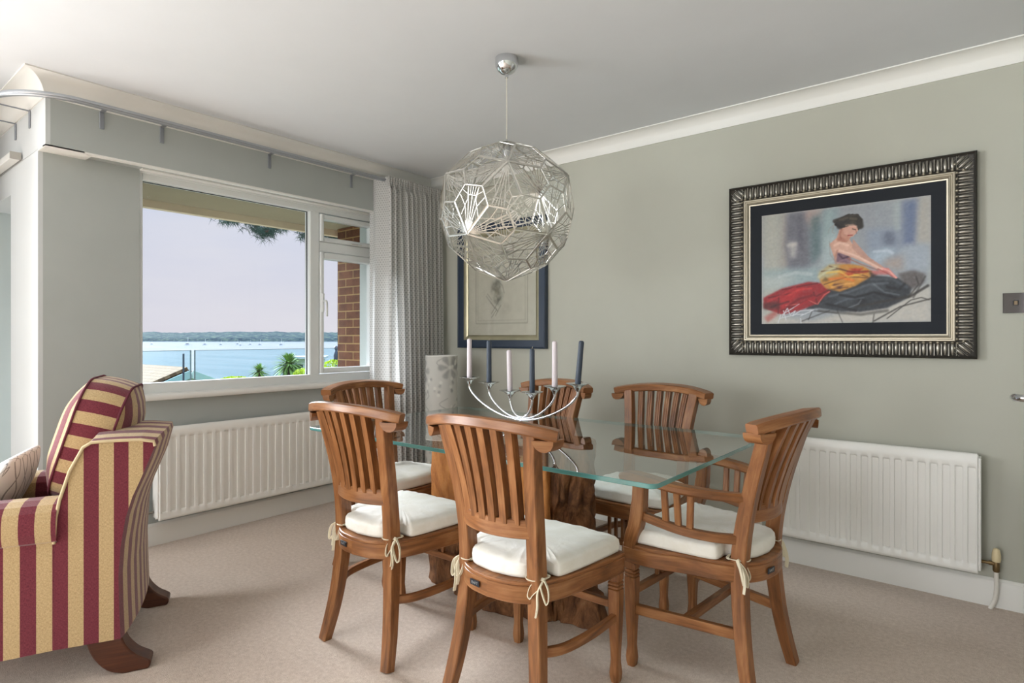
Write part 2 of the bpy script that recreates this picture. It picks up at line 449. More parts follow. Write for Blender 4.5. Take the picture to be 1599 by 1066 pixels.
# ------------------------------------------------------------------ chairs
def arc_pts(x0, x1, yfun, zfun, n=17):
    return [(x0+(x1-x0)*i/(n-1), yfun(x0+(x1-x0)*i/(n-1)), zfun(x0+(x1-x0)*i/(n-1))) for i in range(n)]
PZ = [0, .10, .20, .32, .42, .52, .60, .68, .75, .82, .90]
PX = [.185, .171, .158, .147, .143, .142, .144, .149, .156, .165, .177]
PYs = [.040, .064, .081, .093, .098, .094, .086, .074, .060, .044, .027]
def seat_outline(front_w=.235, inset=0.0, n=6):
    pts = [(0, .028), (.08, .040), (.145, .078), (.185, .15), (.208, .25), (front_w-.008, .36), (front_w, .455), (front_w-.012, .485), (.12, .492), (0, .495)]
    full = pts+[(-x, y) for x, y in reversed(pts[1:-1])]
    cx_, cy_ = 0, .27
    P = bez([(x, y, 0) for x, y in full]+[(full[0][0], full[0][1], 0)], n)[:-1]
    out = []
    for p in P:
        dx, dy = p.x-cx_, p.y-cy_; L = math.hypot(dx, dy); k = (L-inset)/L
        out.append((cx_+dx*k, cy_+dy*k))
    return out
def text_mesh(s, size):
    c = bpy.data.curves.new('t', 'FONT'); c.body = s; c.size = size; c.extrude = .0004; c.align_x = 'CENTER'; c.align_y = 'CENTER'
    ob = bpy.data.objects.new('t', c); COL.objects.link(ob)
    dg = bpy.context.evaluated_depsgraph_get(); me = bpy.data.meshes.new_from_object(ob.evaluated_get(dg))
    bpy.data.objects.remove(ob); bpy.data.curves.remove(c); return me
PLATE = plain('dark_plate', (38, 44, 54), .4, .3); LETTER = plain('plate_letters', (170, 172, 172), .4, .5)
REED = [(x, -y) for x, y in [(.5, .5), (.5, -.5), (.30, -.5), (.26, -.40), (.16, -.40), (.12, -.5), (-.12, -.5), (-.16, -.40), (-.26, -.40), (-.30, -.5), (-.5, -.5), (-.5, .5)]]
def make_chair(name, label, arms=False):
    t = thing(name, (0, 0, 0), label, 'armchair' if arms else 'chair')
    lean = .034 if arms else 0
    PYv = [y-lean*max(0, (z-.45)/.45) for z, y in zip(PZ, PYs)]
    fw = .252 if arms else .235; fx = fw-.022
    for s in (-1, 1):
        zs = [i*.9/30 for i in range(31)]
        path = [(s*lerp_list(PZ, PX, z), lerp_list(PZ, PYv, z), z) for z in zs]
        sm = []
        for i in range(len(path)):
            q = path[max(0, i-1):i+2]; sm.append(tuple(sum(c[j] for c in q)/len(q) for j in range(3)))
        sm[0] = path[0]; sm[-1] = path[-1]
        wd = [.044 if z > .1 else .044-.004*(1-z/.1) for z in zs]
        hh = [lerp_list([0, .3, .45, .7, .9], [.036, .046, .050, .044, .040], z) for z in zs]
        MB().sweep(sm, wd, hh, V(1, 0, 0), .003).build('back_post', W_TEAK, t)
    # top rail: bowed in plan, arched upward, knuckle ends
    ry = lambda x: -.024-lean+.072*(x/.26)**2
    rz = lambda x: .926-.030*(abs(x)/.27)**2.2
    xs = [-.256+.512*i/26 for i in range(27)]
    wd = [.060 if abs(x) < .24 else .060-.018*((abs(x)-.24)/.03)**2 for x in xs]
    hh = [.034 if abs(x) < .25 else .034-.012*((abs(x)-.25)/.02) for x in xs]
    mb = MB().sweep([(x, ry(x), rz(x)) for x in xs], wd, hh, V(0, 1, -.12), .005)
    for s in (-1, 1):
        ko = [(.200, 0), (.204, -.012), (.212, -.024), (.224, -.032), (.238, -.033), (.250, -.026), (.256, -.014), (.257, 0)]
        n_ = len(ko); vs = []
        for dy in (-.027, .027):
            for x_, z_ in ko: vs.append((s*x_, ry(x_)+dy, rz(.25)-.014+z_))
        mb.add(vs, [tuple(range(n_)), tuple(range(2*n_-1, n_-1, -1))]+[(j, (j+1) % n_, n_+(j+1) % n_, n_+j) for j in range(n_)],
               [[(v[2], v[0]) for v in vs[:n_]]]*2+[[(j*.012, 0), (j*.012+.012, 0), (j*.012+.012, .054), (j*.012, .054)] for j in range(n_)])
    mb.build('top_rail', W_TEAK, t)
    # lower back rail
    ly = lambda x: .085-.045*(1-(x/.145)**2)
    MB().sweep(arc_pts(-.138, .138, ly, lambda x: .60), .058, .026, V(0, 0, 1), .003).build('lower_rail', W_TEAK, t)
    for i in range(6):
        a = -1+2*(i+1)/7
        x0, x1 = a*.138, a*.172
        y0 = ly(x0); y1 = ry(x1)
        pts = []
        for k in range(13):
            q = k/12; z = .615+q*(rz(x1)-.012-.615)
            pts.append((x0+(x1-x0)*q**1.5, y0+(y1-y0)*(q**1.35), z))
        MB().sweep(pts, .026, .028, V(1, 0, 0), 0, sec=REED).build('slat', W_TEAK, t)
    ol = seat_outline(fw, 0)
    n = len(ol)
    ring = MB(); inn = seat_outline(fw, .026)
    ring.sweep([(x, y, .4025) for x, y in seat_outline(fw, .013)], .055, .026, V(0, 0, 1), .003, closed=True)
    ring.build('apron', W_TEAK, t)
    pn = MB().prism(ol, .428, .442).build('seat_panel', W_TEAK, t); 
    md = pn.modifiers.new('bevel', 'BEVEL'); md.width = .004; md.segments = 2; md.limit_method = 'ANGLE'
    # front legs with turned-out feet and three grooves
    lz = [.38, .352, .349, .346, .343, .337, .334, .331, .325, .322, .319, .30, .20, .12, .075, .05, .03, .012, 0]
    lw = [.044, .044, .038, .038, .044, .044, .038, .044, .044, .038, .044, .044, .040, .033, .030, .034, .037, .034, .029]
    for s in (-1, 1):
        MB().sweep([(s*fx, .455, z) for z in lz], lw, lw, V(1, 0, 0), .006).build('front_leg', W_TEAK, t)
    if not arms:
        for s in (-1, 1):
            MB().sweep(bez([(s*.157, .10, .225), (s*.195, .165, .225), (s*.214, .29, .225), (s*.216, .44, .225)], 6), .028, .022, V(0, 0, 1), .003).build('side_stretcher', W_TEAK, t)
        for s in (-1, 1):
            MB().sweep([(s*.16, .10, .315), (s*.145, .115, .35), (s*.115, .105, .385)], .022, .022, V(0, 1, 0), .002).build('corner_brace', W_TEAK, t)
    else:
        for s in (-1, 1):
            MB().sweep([(s*.156, .10, .205), (s*(fx-.004), .44, .205)], .034, .024, V(0, 0, 1), .003).build('side_stretcher', W_TEAK, t)
        MB().sweep([(-.192, .27, .205), (.192, .27, .205)], .024, .030, V(0, 1, 0), .002).build('cross_stretcher', W_TEAK, t)
    MB().sweep([(-fx+.02, .458, .262), (fx-.02, .458, .262)], .026, .022, V(0, 0, 1), .002).build('front_stretcher', W_TEAK, t)
    for x in (-.05, -.017, .017, .05):
        MB().sweep([(x, .458, .27), (x, .458, .378)], .014, .014, V(1, 0, 0), .002).build('spindle', W_TEAK, t)
    # maker's plate on the rear apron
    pl = MB().box((0, 0, 0), (.042, .003, .018), ch=.0005)
    px = -.052; py = .0345
    R = Matrix.Translation((px, py-.0055, .406)) @ Matrix.Rotation(-.12, 4, 'Z')
    pl = pl.build('maker_plate', PLATE, t, M4=R)
    tm = text_mesh('RAFT', .0125); tm.transform(R @ Matrix.Translation((0, -.0017, 0)) @ Matrix.Rotation(PI/2, 4, 'X'))
    tm.materials.clear(); tm.materials.append(LETTER)
    to = bpy.data.objects.new('lettering', tm); COL.objects.link(to); to.parent = pl
    if arms:
        for s in (-1, 1):
            # front arm post : S-curve up from the leg
            MB().sweep(bez([(s*fx, .455, .37), (s*(fx+.004), .452, .45), (s*(fx+.010), .428, .52), (s*(fx+.012), .415, .60), (s*(fx+.012), .412, .668)], 6),
                       .042, [.048]*6+[.048]*6+[.050]*6+[.046]*7, V(1, 0, 0), .004).build('arm_post', W_TEAK, t)
            ap = bez([(s*.150, .075, .655), (s*.205, .16, .662), (s*.245, .27, .672), (s*(fx+.014), .38, .682), (s*(fx+.008), .455, .684), (s*(fx+.0), .49, .676)], 5)
            nn = len(ap)
            MB().sweep(ap, [.032+.036*min(1, i/(nn*.6)) for i in range(nn-2)]+[.056, .036], [.030]*(nn-2)+[.028, .02], V(1, 0, 0), .008).build('armrest', W_TEAK, t)
            lp = bez([(s*.146, .095, .515), (s*.200, .17, .52), (s*.232, .27, .53), (s*(fx+.008), .415, .55)], 6)
            MB().sweep(lp, .024, .030, V(1, 0, 0), .003).build('arm_rail', W_TEAK, t)
            for q in (.38, .48, .58):
                pa = ap[int(q*nn*.82)]; pb = min(lp, key=lambda v: abs(v.y-pa.y))
                MB().sweep([pb+V(0, 0, .012), pa-V(0, 0, .012)], .014, .022, V(1, 0, 0), .002).build('arm_spindle', W_TEAK, t)
    return t

# cushion with ties
def cushion_mat():
    a = M('cream_canvas', (226, 220, 204), .9, 0, .15)
    v = a.coord(); n = a.noise(v, 14, 4, .6, .5); n2 = a.noise(v, 600, 2)
    a.base(a.ramp(n, [(.3, (234, 230, 219)), (.7, (244, 242, 236))]))
    a.bump(a.math('ADD', n, a.math('MULTIPLY', n2, .15)), .35, .012)
    a.b.inputs['Sheen Weight'].default_value = .2
    return a.m
CUSH = cushion_mat()
TIE = plain('cream_ribbon', (232, 224, 200), .85, 0, .2)
CP = [(0, .052), (.07, .062), (.108, .078), (.118, .10), (.122, .135), (.14, .150), (.172, .150), (.190, .165), (.204, .25), (.216, .36), (.222, .44), (.212, .472), (.12, .484), (0, .488)]
def tie(seed, side):
    r = random.Random(seed); mb = MB()
    K = V(side*.168, .095, .452)
    def rib(pts): mb.sweep(bez(pts, 6), .0105, .0022, V(side*.4, -1, .1), .0004)
    # loop round the post
    rib([V(side*.118, .118, .452), V(side*.118, .078, .450), V(side*.145, .072, .449), K])
    rib([V(side*.13, .135, .452), V(side*.165, .128, .451), K])
    for j in range(2):
        dx = side*(r.uniform(.0, .045) if j else r.uniform(-.03, .01)); L = r.uniform(.05, .075); ww = r.uniform(.012, .02)
        e = K+V(dx, -.028, -L)
        rib([K, K+V(dx*.5-ww, -.018, -L*.3), e+V(-ww*.6, 0, .006), e+V(0, 0, -.004), e+V(ww*.6, 0, .008), K+V(dx*.5+ww, -.016, -L*.35), K+V(.001, 0, 0)])
    for j in range(2):
        dx = side*(r.uniform(-.012, .03)); L = r.uniform(.07, .115)
        rib([K, K+V(dx*.6, -.026, -L*.3), K+V(dx+.006, -.034, -L*.7), K+V(dx, -.034, -L)])
    mb.box(K+V(0, -.004, 0), (.012, .010, .012), ch=.004)
    return mb
def make_cushion(label, seed, wide=False):
    t = thing('seat_cushion', (0, 0, 0), label, 'cushion')
    full = CP+[(-x, y) for x, y in reversed(CP[1:-1])]
    if wide: full = [(x*1.07 if abs(x) > .18 else x, y) for x, y in full]
    P = bez([(x, y, 0) for x, y in full]+[(full[0][0], full[0][1], 0)], 5)[:-1]
    prof = [(0, .4435), (.9, .4435), (.985, .446), (1.0, .456), (.998, .458), (1.003, .470), (.995, .482), (.995, .485), (.965, .493), (.88, .500), (.7, .505), (.45, .507), (.2, .508), (0, .508)]
    N = len(P); verts = []; faces = []; c = V(0, .27, 0)
    rr = random.Random(seed)
    for k, (sc, z) in enumerate(prof):
        for i, p in enumerate(P):
            q = c+(p-c)*sc
            wv = 0
            if sc > .6 and z > .46:
                wv = .0022*math.sin(i*1.9+seed)*math.sin(i*.63+seed*2)*min(1, (sc-.6)*4)
            dz = .004*mnoise.noise(V(q.x*7+seed, q.y*7, 0)) if z > .46 else 0
            verts.append((q.x, q.y, z+dz+wv))
    for k in range(len(prof)-1):
        for i in range(N): faces.append((k*N+i, k*N+(i+1) % N, (k+1)*N+(i+1) % N, (k+1)*N+i))
    MB().add(verts, faces).build('cushion_pad', CUSH, t, ang=70)
    for s in (-1, 1): tie(seed*10+s, s).build('cushion_tie', TIE, t)
    return t

side0 = make_chair('dining_chair', 'x'); arm0 = make_chair('dining_armchair', 'x', True)
WX = 3.71; WYc = -3.365
def place(src, x, y, deg, label, group=None, first=[None]):
    o = src if src.get('used') is None else copy_tree(src)
    src['used'] = 1
    if 'used' in o.keys() and o is not src: del o['used']
    o.location = (x, y, 0); o.rotation_euler = (0, 0, math.radians(deg)); o['label'] = label
    if group: o['group'] = group
    return o
chairs = [
    # rail-centre x, y, heading (0 = facing +Y), label, cushion label
    (side0, 2.49, -2.01, 0, 'teak slat-back dining chair nearest the camera, in front of the table', 'cream seat cushion on the dining chair nearest the camera'),
    (side0, 1.862, -2.055, 1, 'teak slat-back dining chair on the near left of the table, beside the striped armchair', 'cream seat cushion on the near left dining chair'),
    (side0, 1.02, -1.36, -88, 'teak slat-back dining chair at the left head of the table, before the window', 'cream seat cushion on the dining chair at the left head of the table'),
    (side0, 1.795, -.575, 171, 'teak slat-back dining chair behind the candelabra, against the picture wall', 'cream seat cushion on the dining chair behind the candelabra'),
    (side0, 2.40, -.52, 180, 'teak slat-back dining chair across the table, under the gap left of the big painting', 'cream seat cushion on the far right dining chair by the picture wall'),
    (arm0, 3.17, -1.235, 85, 'teak dining armchair with slatted arms at the right head of the table', 'cream seat cushion on the dining armchair'),
]
for i, (src, x, y, deg, lab, clab) in enumerate(chairs):
    place(src, x, y, deg, lab, None if src is arm0 else 'teak side chairs around the glass table')
    cu = make_cushion(clab, i+3, src is arm0); cu.location = (x, y, 0); cu.rotation_euler = (0, 0, math.radians(deg)); cu['group'] = 'cream tie-on cushions of the dining chairs'
for o in (side0, arm0):
    if 'used' in o.keys(): del o['used']

# ------------------------------------------------------------------ table
def root_mat(name, stops, sc=6):
    a = M(name, (120, 75, 40), .6, 0, .3)
    v = a.coord('Object', (1, 1, .35)); n = a.noise(v, sc, 8, .65, 2.2); n2 = a.noise(v, sc*6, 6, .75, 1.5)
    f = a.math('ADD', a.math('MULTIPLY', n, .75), a.math('MULTIPLY', n2, .25))
    a.base(a.ramp(f, stops)); a.bump(f, .9, .02); return a.m
ROOT_O = root_mat('sawn_root_teak', [(.28, (96, 52, 24)), (.42, (168, 104, 52)), (.55, (196, 130, 70)), (.72, (212, 154, 96))], 7)
ROOT_D = root_mat('weathered_root_teak', [(.30, (34, 20, 13)), (.44, (92, 58, 34)), (.56, (136, 92, 58)), (.72, (178, 136, 98))], 8)
tbl = thing('dining_table', (2.05, -1.20, 0), 'rectangular clear glass dining table on a chunky teak root base', 'table')
gx0, gx1, gy0, gy1 = 1.135-2.05, 2.945-2.05, -1.757+1.20, -.672+1.20
r_ = .03; ol = []
for cx_, cy_, a0 in ((gx1-r_, gy1-r_, 0), (gx0+r_, gy1-r_, 90), (gx0+r_, gy0+r_, 180), (gx1-r_, gy0+r_, 270)):
    for k in range(7):
        a = math.radians(a0+15*k); ol.append((cx_+r_*math.cos(a), cy_+r_*math.sin(a)))
n = len(ol); mb = MB(); z0, z1 = .735, .75; c_ = .0015
def insetp(p, d): return (p[0]*(1-d/.9), p[1]*(1-d/.54))
lv = [[(x, y, z) for x, y in pts] for z, pts in ((z0, [insetp(p, c_) for p in ol]), (z0+c_, ol), (z1-c_, ol), (z1, [insetp(p, c_) for p in ol]))]
vv = [p for l in lv for p in l]
fs = [tuple(range(n-1, -1, -1)), tuple(range(3*n, 4*n))]+[(l*n+i, l*n+(i+1) % n, (l+1)*n+(i+1) % n, (l+1)*n+i) for l in range(3) for i in range(n)]
mb.add(vv, fs); mb.mi = [0, 0]+[1]*(len(fs)-2)
o = mb.build('glass_top', [GLASST, GEDGE], tbl, ang=30); o['label'] = 'clear glass with teal green edge'
def chunk(outline, z0, z1, seed, amp=.02, shear=(0, 0), topscale=1.0, flat_front=False, nz=46):
    """root chunk: closed outline lofted in z with gnarly displacement"""
    P = bez([(x, y, 0) for x, y in outline]+[(outline[0][0], outline[0][1], 0)], 12)[:-1]
    c = sum(P, V(0, 0, 0))/len(P); N = len(P); verts = []
    for k in range(nz):
        q = k/(nz-1); z = z0+(z1-z0)*q
        sc = 1+(topscale-1)*q
        edge = .93 if k in (0, nz-1) else 1
        for i, p in enumerate(P):
            d = (p-c)*sc*edge
            nd = mnoise.noise(V(p.x*9+seed, p.y*9, z*5))+.65*mnoise.noise(V(p.x*24, p.y*24+seed, z*13))+.4*abs(mnoise.noise(V(p.x*50, p.y*50+seed, z*9)))
            dn = d.normalized()
            a = amp*nd
            if flat_front and dn.y < -.6: a *= .12
            q2 = c+d+dn*a+V(shear[0]*q, shear[1]*q, 0)
            verts.append((q2.x, q2.y, z))
    faces = [(k*N+i, k*N+(i+1) % N, (k+1)*N+(i+1) % N, (k+1)*N+i) for k in range(nz-1) for i in range(N)]
    faces += [tuple(range(N-1, -1, -1)), tuple((nz-1)*N+i for i in range(N))]
    return MB().add(verts, faces)
# base occupies x 1.60..2.29, y -1.33.. -.93 in the room
bx, by = -2.05, 1.20
def P_(pts): return [((x if x < 2.0 else 2.0+(x-2.0)*1.26)+bx, (-1.385+(y+1.33)*.66)+by) for x, y in pts]
pieces = [
    ([(1.60, -1.31), (1.72, -1.325), (1.83, -1.32), (1.85, -1.26), (1.80, -1.2), (1.62, -1.2)], .30, .735, ROOT_O, 3, .008, (0, 0), 1.0, True),
    ([(1.85, -1.32), (1.95, -1.33), (2.03, -1.325), (2.04, -1.27), (1.97, -1.2), (1.86, -1.22)], .22, .735, ROOT_O, 9, .010, (.01, 0), 1.02, True),
    ([(2.05, -1.325), (2.13, -1.33), (2.215, -1.328), (2.222, -1.28), (2.19, -1.23), (2.06, -1.24)], .34, .735, ROOT_O, 14, .008, (0, 0), 1.0, True),
    ([(2.19, -1.255), (2.245, -1.24), (2.268, -1.17), (2.24, -1.08), (2.14, -1.08), (2.10, -1.2), (2.14, -1.25)], .0, .733, ROOT_D, 21, .042, (0, 0), 1.0, False),
    ([(2.265, -1.20), (2.305, -1.12), (2.295, -.97), (2.22, -.92), (2.13, -.98), (2.18, -1.13)], .0, .733, ROOT_D, 33, .038, (.0, .02), 1.0, False),
    ([(2.0, -1.33), (2.1, -1.35), (2.2, -1.33), (2.22, -1.25), (2.12, -1.2), (2.0, -1.22)], .0, .345, ROOT_D, 87, .026, (0, 0), 1.0, False),
    ([(1.66, -1.25), (1.95, -1.27), (2.12, -1.2), (2.14, -1.02), (1.95, -.93), (1.68, -.96), (1.60, -1.1)], .0, .728, ROOT_D, 41, .03, (0, 0), 1.0, False),
    ([(1.78, -1.37), (1.95, -1.42), (2.10, -1.40), (2.12, -1.32), (1.95, -1.27), (1.80, -1.29)], .0, .21, ROOT_D, 52, .03, (.0, .03), .85, False),
    ([(2.26, -1.24), (2.37, -1.20), (2.39, -1.10), (2.33, -1.03), (2.24, -1.06)], .0, .13, ROOT_D, 63, .025, (-.03, 0), .8, False),
    ([(1.57, -1.29), (1.66, -1.32), (1.74, -1.28), (1.70, -1.2), (1.58, -1.2)], .0, .29, ROOT_D, 71, .02, (.0, .01), .9, False),
]
for ol_, z0, z1, mt, sd, amp, sh, ts, ff in pieces:
    chunk(P_(ol_), z0, z1, sd, amp, sh, ts, ff).build('root_block', mt, tbl, ang=50)

# ------------------------------------------------------------------ candelabra
cd = thing('candelabra', (1.905, -1.07, .75), 'polished silver six-armed candelabra standing on the glass table', 'candelabra')
MB().lathe([(0, 0), (.056, 0), (.057, .003), (.05, .006), (.03, .010), (.012, .013), (.007, .018), (.006, .034), (0, .036)], n=40).build('candelabra_base', CHROME, cd, ang=60)
cups = []
for a, z, zb, ofs, pw in ((.337, .222, .028, -.006, 1.8), (.205, .203, .034, 0, 2.0), (.069, .168, .040, .004, 3.0)):
    pts = []
    for k in range(41):
        th = PI*k/40; x = -a*math.cos(th)
        ac = abs(math.cos(th)); zz = zb+(z-.045-zb)*(.5*ac**pw+.5*(1-math.sqrt(max(0, 1-ac*ac))))
        pts.append((x, ofs, zz))
    MB().tube(pts, .0056, 10).build('candelabra_arm', CHROME, cd, ang=60)
    for s in (-1, 1):
        MB().lathe([(.0052, -.052), (.007, -.048), (.006, -.043), (.009, -.034), (.017, -.022), (.031, -.009), (.054, -.002), (.055, 0), (.052, .001), (.022, -.002), (0, -.003)], (s*a, ofs, z), 32).build('candle_cup', CHROME, cd, ang=60)
        cups.append((s*a, ofs, z))
WAXW = plain('pale_lilac_wax', (226, 216, 220), .45, 0, .4); WAXD = plain('slate_blue_wax', (62, 72, 86), .45, 0, .4); WICK = plain('wick', (190, 180, 160), .9)
cup_info = {  # index -> (material, length, tilt, label)
    0: (WAXW, .206, (0.0, 0), 'pale lilac taper candle in the outermost left cup'),
    2: (WAXD, .215, (0.0, 0), 'slate blue taper candle, second from the left in the candelabra'),
    4: (WAXW, .203, (-.035, 0), 'pale lilac taper candle, third from left, in the inner left cup'),
    5: (WAXD, .212, (0.0, 0), 'slate blue taper candle, fourth from left, in the inner right cup'),
    3: (WAXW, .214, (.0, 0), 'pale lilac taper candle, fifth from left in the candelabra'),
    1: (WAXD, .198, (.10, 0), 'slate blue taper candle leaning in the outermost right cup'),
}
for i, (mt, L, tl, lab) in cup_info.items():
    x, y, z = cups[i]
    c = thing('taper_candle', (1.905+x, -1.07+y, .75+z-.003), lab, 'candle', 0, 'taper candles in the candelabra')
    c.rotation_euler = (0, tl[0], 0)
    MB().lathe([(0, 0), (.0130, 0), (.0135, .01), (.0122, L-.008), (.0098, L-.002), (.003, L), (0, L)], n=20).build('candle_wax', mt, c, ang=60)
    MB().tube([(0, 0, L-.002), (.001, 0, L+.005), (.003, 0, L+.010)], .0009, 6).build('candle_wick', WICK, c)

# ------------------------------------------------------------------ pendant lamp
def snub():
    phi = (1+5**.5)/2; xi = np.roots([1, 0, -2, -phi]); xi = [r.real for r in xi if abs(r.imag) < 1e-9][0]
    al = xi-1/xi; be = xi*phi+phi*phi+phi/xi
    base = [(2*al, 2, 2*be), (al+be/phi+phi, -al*phi+be+1/phi, al/phi+be*phi-1), (al+be/phi-phi, al*phi-be+1/phi, al/phi+be*phi+1),
            (-al/phi+be*phi+1, -al+be/phi-phi, al*phi+be-1/phi), (-al/phi+be*phi-1, al-be/phi-phi, al*phi+be+1/phi)]
    out = set()
    for b in base:
        for p in ((0, 1, 2), (1, 2, 0), (2, 0, 1)):
            for s in ((1, 1, -1), (1, -1, 1), (-1, 1, 1), (-1, -1, -1)):
                q = [b[p[0]], b[p[1]], b[p[2]]]
                out.add(tuple(round(q[k]*s[k], 6) for k in range(3)))
    return [Vector(p) for p in out]
SV = snub()
bm = bmesh.new()
for p in SV: bm.verts.new(p)
bmesh.ops.convex_hull(bm, input=bm.verts)
bm.faces.ensure_lookup_table()
pl_info = {}
for vtx in bm.verts:
    ds = []
    for f in vtx.link_faces:
        nrm = f.normal; dd = nrm.dot(f.verts[0].co)
        if dd < 0: nrm = -nrm; dd = -dd
        q = nrm/dd
        if not any((q-x).length < 1e-3*q.length for x in ds): ds.append(q)
    pl_info[tuple(vtx.co)] = ds
bm.free()
allv = [q for ds in pl_info.values() for q in ds]
rmax = max(q.length for q in allv)
apex_dirs = [q for q in allv if q.length > rmax*.995]
R_L = .319
Q = apex_dirs[0].rotation_difference(V(0, 0, 1))
# spin so that two lower points flank the view direction
low = [Q @ a for a in apex_dirs]; low = [a for a in low if -.7*a.length < a.z < -.2*a.length]
vd = Vector((CAM.x-1.992, CAM.y+1.282, 0)); va = math.atan2(vd.y, vd.x)
la = math.atan2(low[0].y, low[0].x)
spin = Matrix.Rotation(va+math.radians(37)-la, 3, 'Z')
pend = thing('pendant_lamp', (1.992, -1.282, 1.755), 'spherical pendant lamp of etched metal web panels hanging over the table', 'pendant lamp')
STEEL = plain('etched_steel', (214, 212, 205), .30, 1, .5)
def strip(mb, a, b, wd, nrm, th=.0012):
    d = (b-a)
    if d.length < .003: return
    mb.sweep([a, b], wd, th, nrm.cross(d.normalized()), 0, caps=False)
rg = random.Random(3)
for p, ds in pl_info.items():
    nrm = (spin @ (Q @ Vector(p))).normalized()
    pts = [spin @ (Q @ q) * (R_L/rmax) for q in ds]
    if len(pts) != 5: continue
    c = sum(pts, V(0, 0, 0))/5; t1 = (pts[0]-c).normalized(); t2 = nrm.cross(t1)
    pts.sort(key=lambda q: math.atan2((q-c).dot(t2), (q-c).dot(t1)))
    k = max(range(5), key=lambda i: pts[i].length); pts = pts[k:]+pts[:k]
    A = pts[0]; mb = MB()
    for i in range(5): strip(mb, pts[i], pts[(i+1) % 5], .0105 if i in (0, 4) else .0075, nrm)
    chain = [pts[1]*.62+A*.38, pts[1]*.45+pts[2]*.30+A*.25, pts[2]*.62+A*.38, (pts[2]+pts[3])*.30+A*.40, pts[3]*.62+A*.38, pts[4]*.45+pts[3]*.30+A*.25, pts[4]*.62+A*.38]
    inner = [c*.55+q*.45 for q in (pts[1]*.8+A*.2, pts[2], (pts[2]+pts[3])/2, pts[3], pts[4]*.8+A*.2)]
    tg = [pts[1]*.55+pts[2]*.45, pts[2]*.85+pts[3]*.15, (pts[2]+pts[3])/2, pts[3]*.8+pts[2]*.2, pts[4]*.5+pts[3]*.5]
    for i in range(5):
        strip(mb, A, inner[i], .0032, nrm)
        strip(mb, inner[i], tg[i], .0034, nrm)
        if i < 4:
            mid = (inner[i]+inner[i+1])/2*.86+c*.14+ (pts[2]+pts[3]-2*A)*.012*rg.uniform(-1, 1)
            strip(mb, inner[i], mid, .0034, nrm); strip(mb, mid, inner[i+1], .0034, nrm)
            strip(mb, mid, (tg[i]+tg[i+1])/2 if i in (1, 2) else tg[i if i else 1], .0026, nrm)
    strip(mb, inner[0], A*.45+pts[1]*.55, .0024, nrm); strip(mb, inner[4], A*.45+pts[4]*.55, .0024, nrm)
    strip(mb, inner[1], pts[1]*.25+pts[2]*.75, .0022, nrm); strip(mb, inner[3], pts[4]*.25+pts[3]*.75, .0022, nrm)
    for q in (.22, .78):
        strip(mb, A, (pts[1]*(1-q)+pts[4]*q)*.42+A*.58, .0020, nrm)
    mb.build('shade_panel', STEEL, pend, ang=None)
MB().lathe([(0, .695), (.052, .695), (.053, .672), (.050, .655), (.040, .637), (.024, .625), (.008, .620), (.008, .606), (0, .606)], n=40).build('ceiling_rose', CHROME, pend, ang=60)
MB().tube([(0, 0, .61), (0.0005, 0, .45), (.0, 0, .28)], .0022, 8).build('flex', plain('clear_flex', (205, 200, 185), .4), pend)
MB().lathe([(0, .325), (.005, .325), (.006, .31), (.014, .306), (.014, .303), (.018, .30), (.018, .27), (.016, .245), (0, .245)], n=24).build('lamp_holder', CHROME, pend, ang=60)
MB().lathe([(0, .245), (.013, .245), (.014, .235), (.024, .21), (.025, .195), (.018, .178), (0, .172)], n=24).build('bulb', plain('frosted_bulb', (235, 235, 230), .3), pend, ang=70)

# ------------------------------------------------------------------ raster helpers for painted pictures
class Canvas:
    def __init__(s, W, H, col):
        s.W, s.H = W, H; s.a = np.zeros((H, W, 3)); s.a[:] = col
        s.X, s.Y = np.meshgrid((np.arange(W)+.5)/W, (np.arange(H)+.5)/H)   # 0..1, y up
        s.asp = W/H
    def blur(s, m, k):
        if k <= 0: return m
        for _ in range(3):
            for ax in (0, 1):
                c = np.zeros_like(m)
                for d in range(-k, k+1): c += np.roll(m, d, ax)
                m = c/(2*k+1)
        return m
    def poly(s, pts, col, alpha=1, soft=1, tex=0, seed=0):
        m = np.zeros((s.H, s.W), bool); n = len(pts)
        for i in range(n):
            x0, y0 = pts[i]; x1, y1 = pts[(i+1) % n]
            if y0 == y1: continue
            c = ((y0 > s.Y) != (y1 > s.Y)) & (s.X < (x1-x0)*(s.Y-y0)/(y1-y0)+x0); m ^= c
        s.comp(s.blur(m.astype(float), soft)*alpha, col, tex, seed)
    def comp(s, m, col, tex=0, seed=0):
        if tex:
            rs = np.random.RandomState(seed); t = rs.rand(s.H, s.W); t = s.blur(t, 1); t = (t-t.mean())/t.std()
            m = np.clip(m*(1+tex*t), 0, 1)
        s.a = s.a*(1-m[..., None])+np.array(col)*m[..., None]
    def line(s, pts, wd, col, alpha=1, soft=.35):
        D = np.full((s.H, s.W), 9.)
        for (x0, y0), (x1, y1) in zip(pts[:-1], pts[1:]):
            dx, dy = (x1-x0)*s.asp, y1-y0; L = dx*dx+dy*dy+1e-12
            t = np.clip(((s.X-x0)*s.asp*dx+(s.Y-y0)*dy)/L, 0, 1)
            D = np.minimum(D, np.hypot((s.X-x0)*s.asp-t*dx, s.Y-y0-t*dy))
        m = np.clip((wd-D)/(wd*soft)+.5, 0, 1)*alpha
        s.a = s.a*(1-m[..., None])+np.array(col)*m[..., None]
    def noise(s, amp, k=2, seed=0):
        rs = np.random.RandomState(seed)
        for kk, am in ((0, amp*.5), (k, amp)):
            t = rs.randn(s.H, s.W); t = s.blur(t, kk); t /= t.std(); s.a += t[..., None]*am
        s.a = np.clip(s.a, 0, 255)
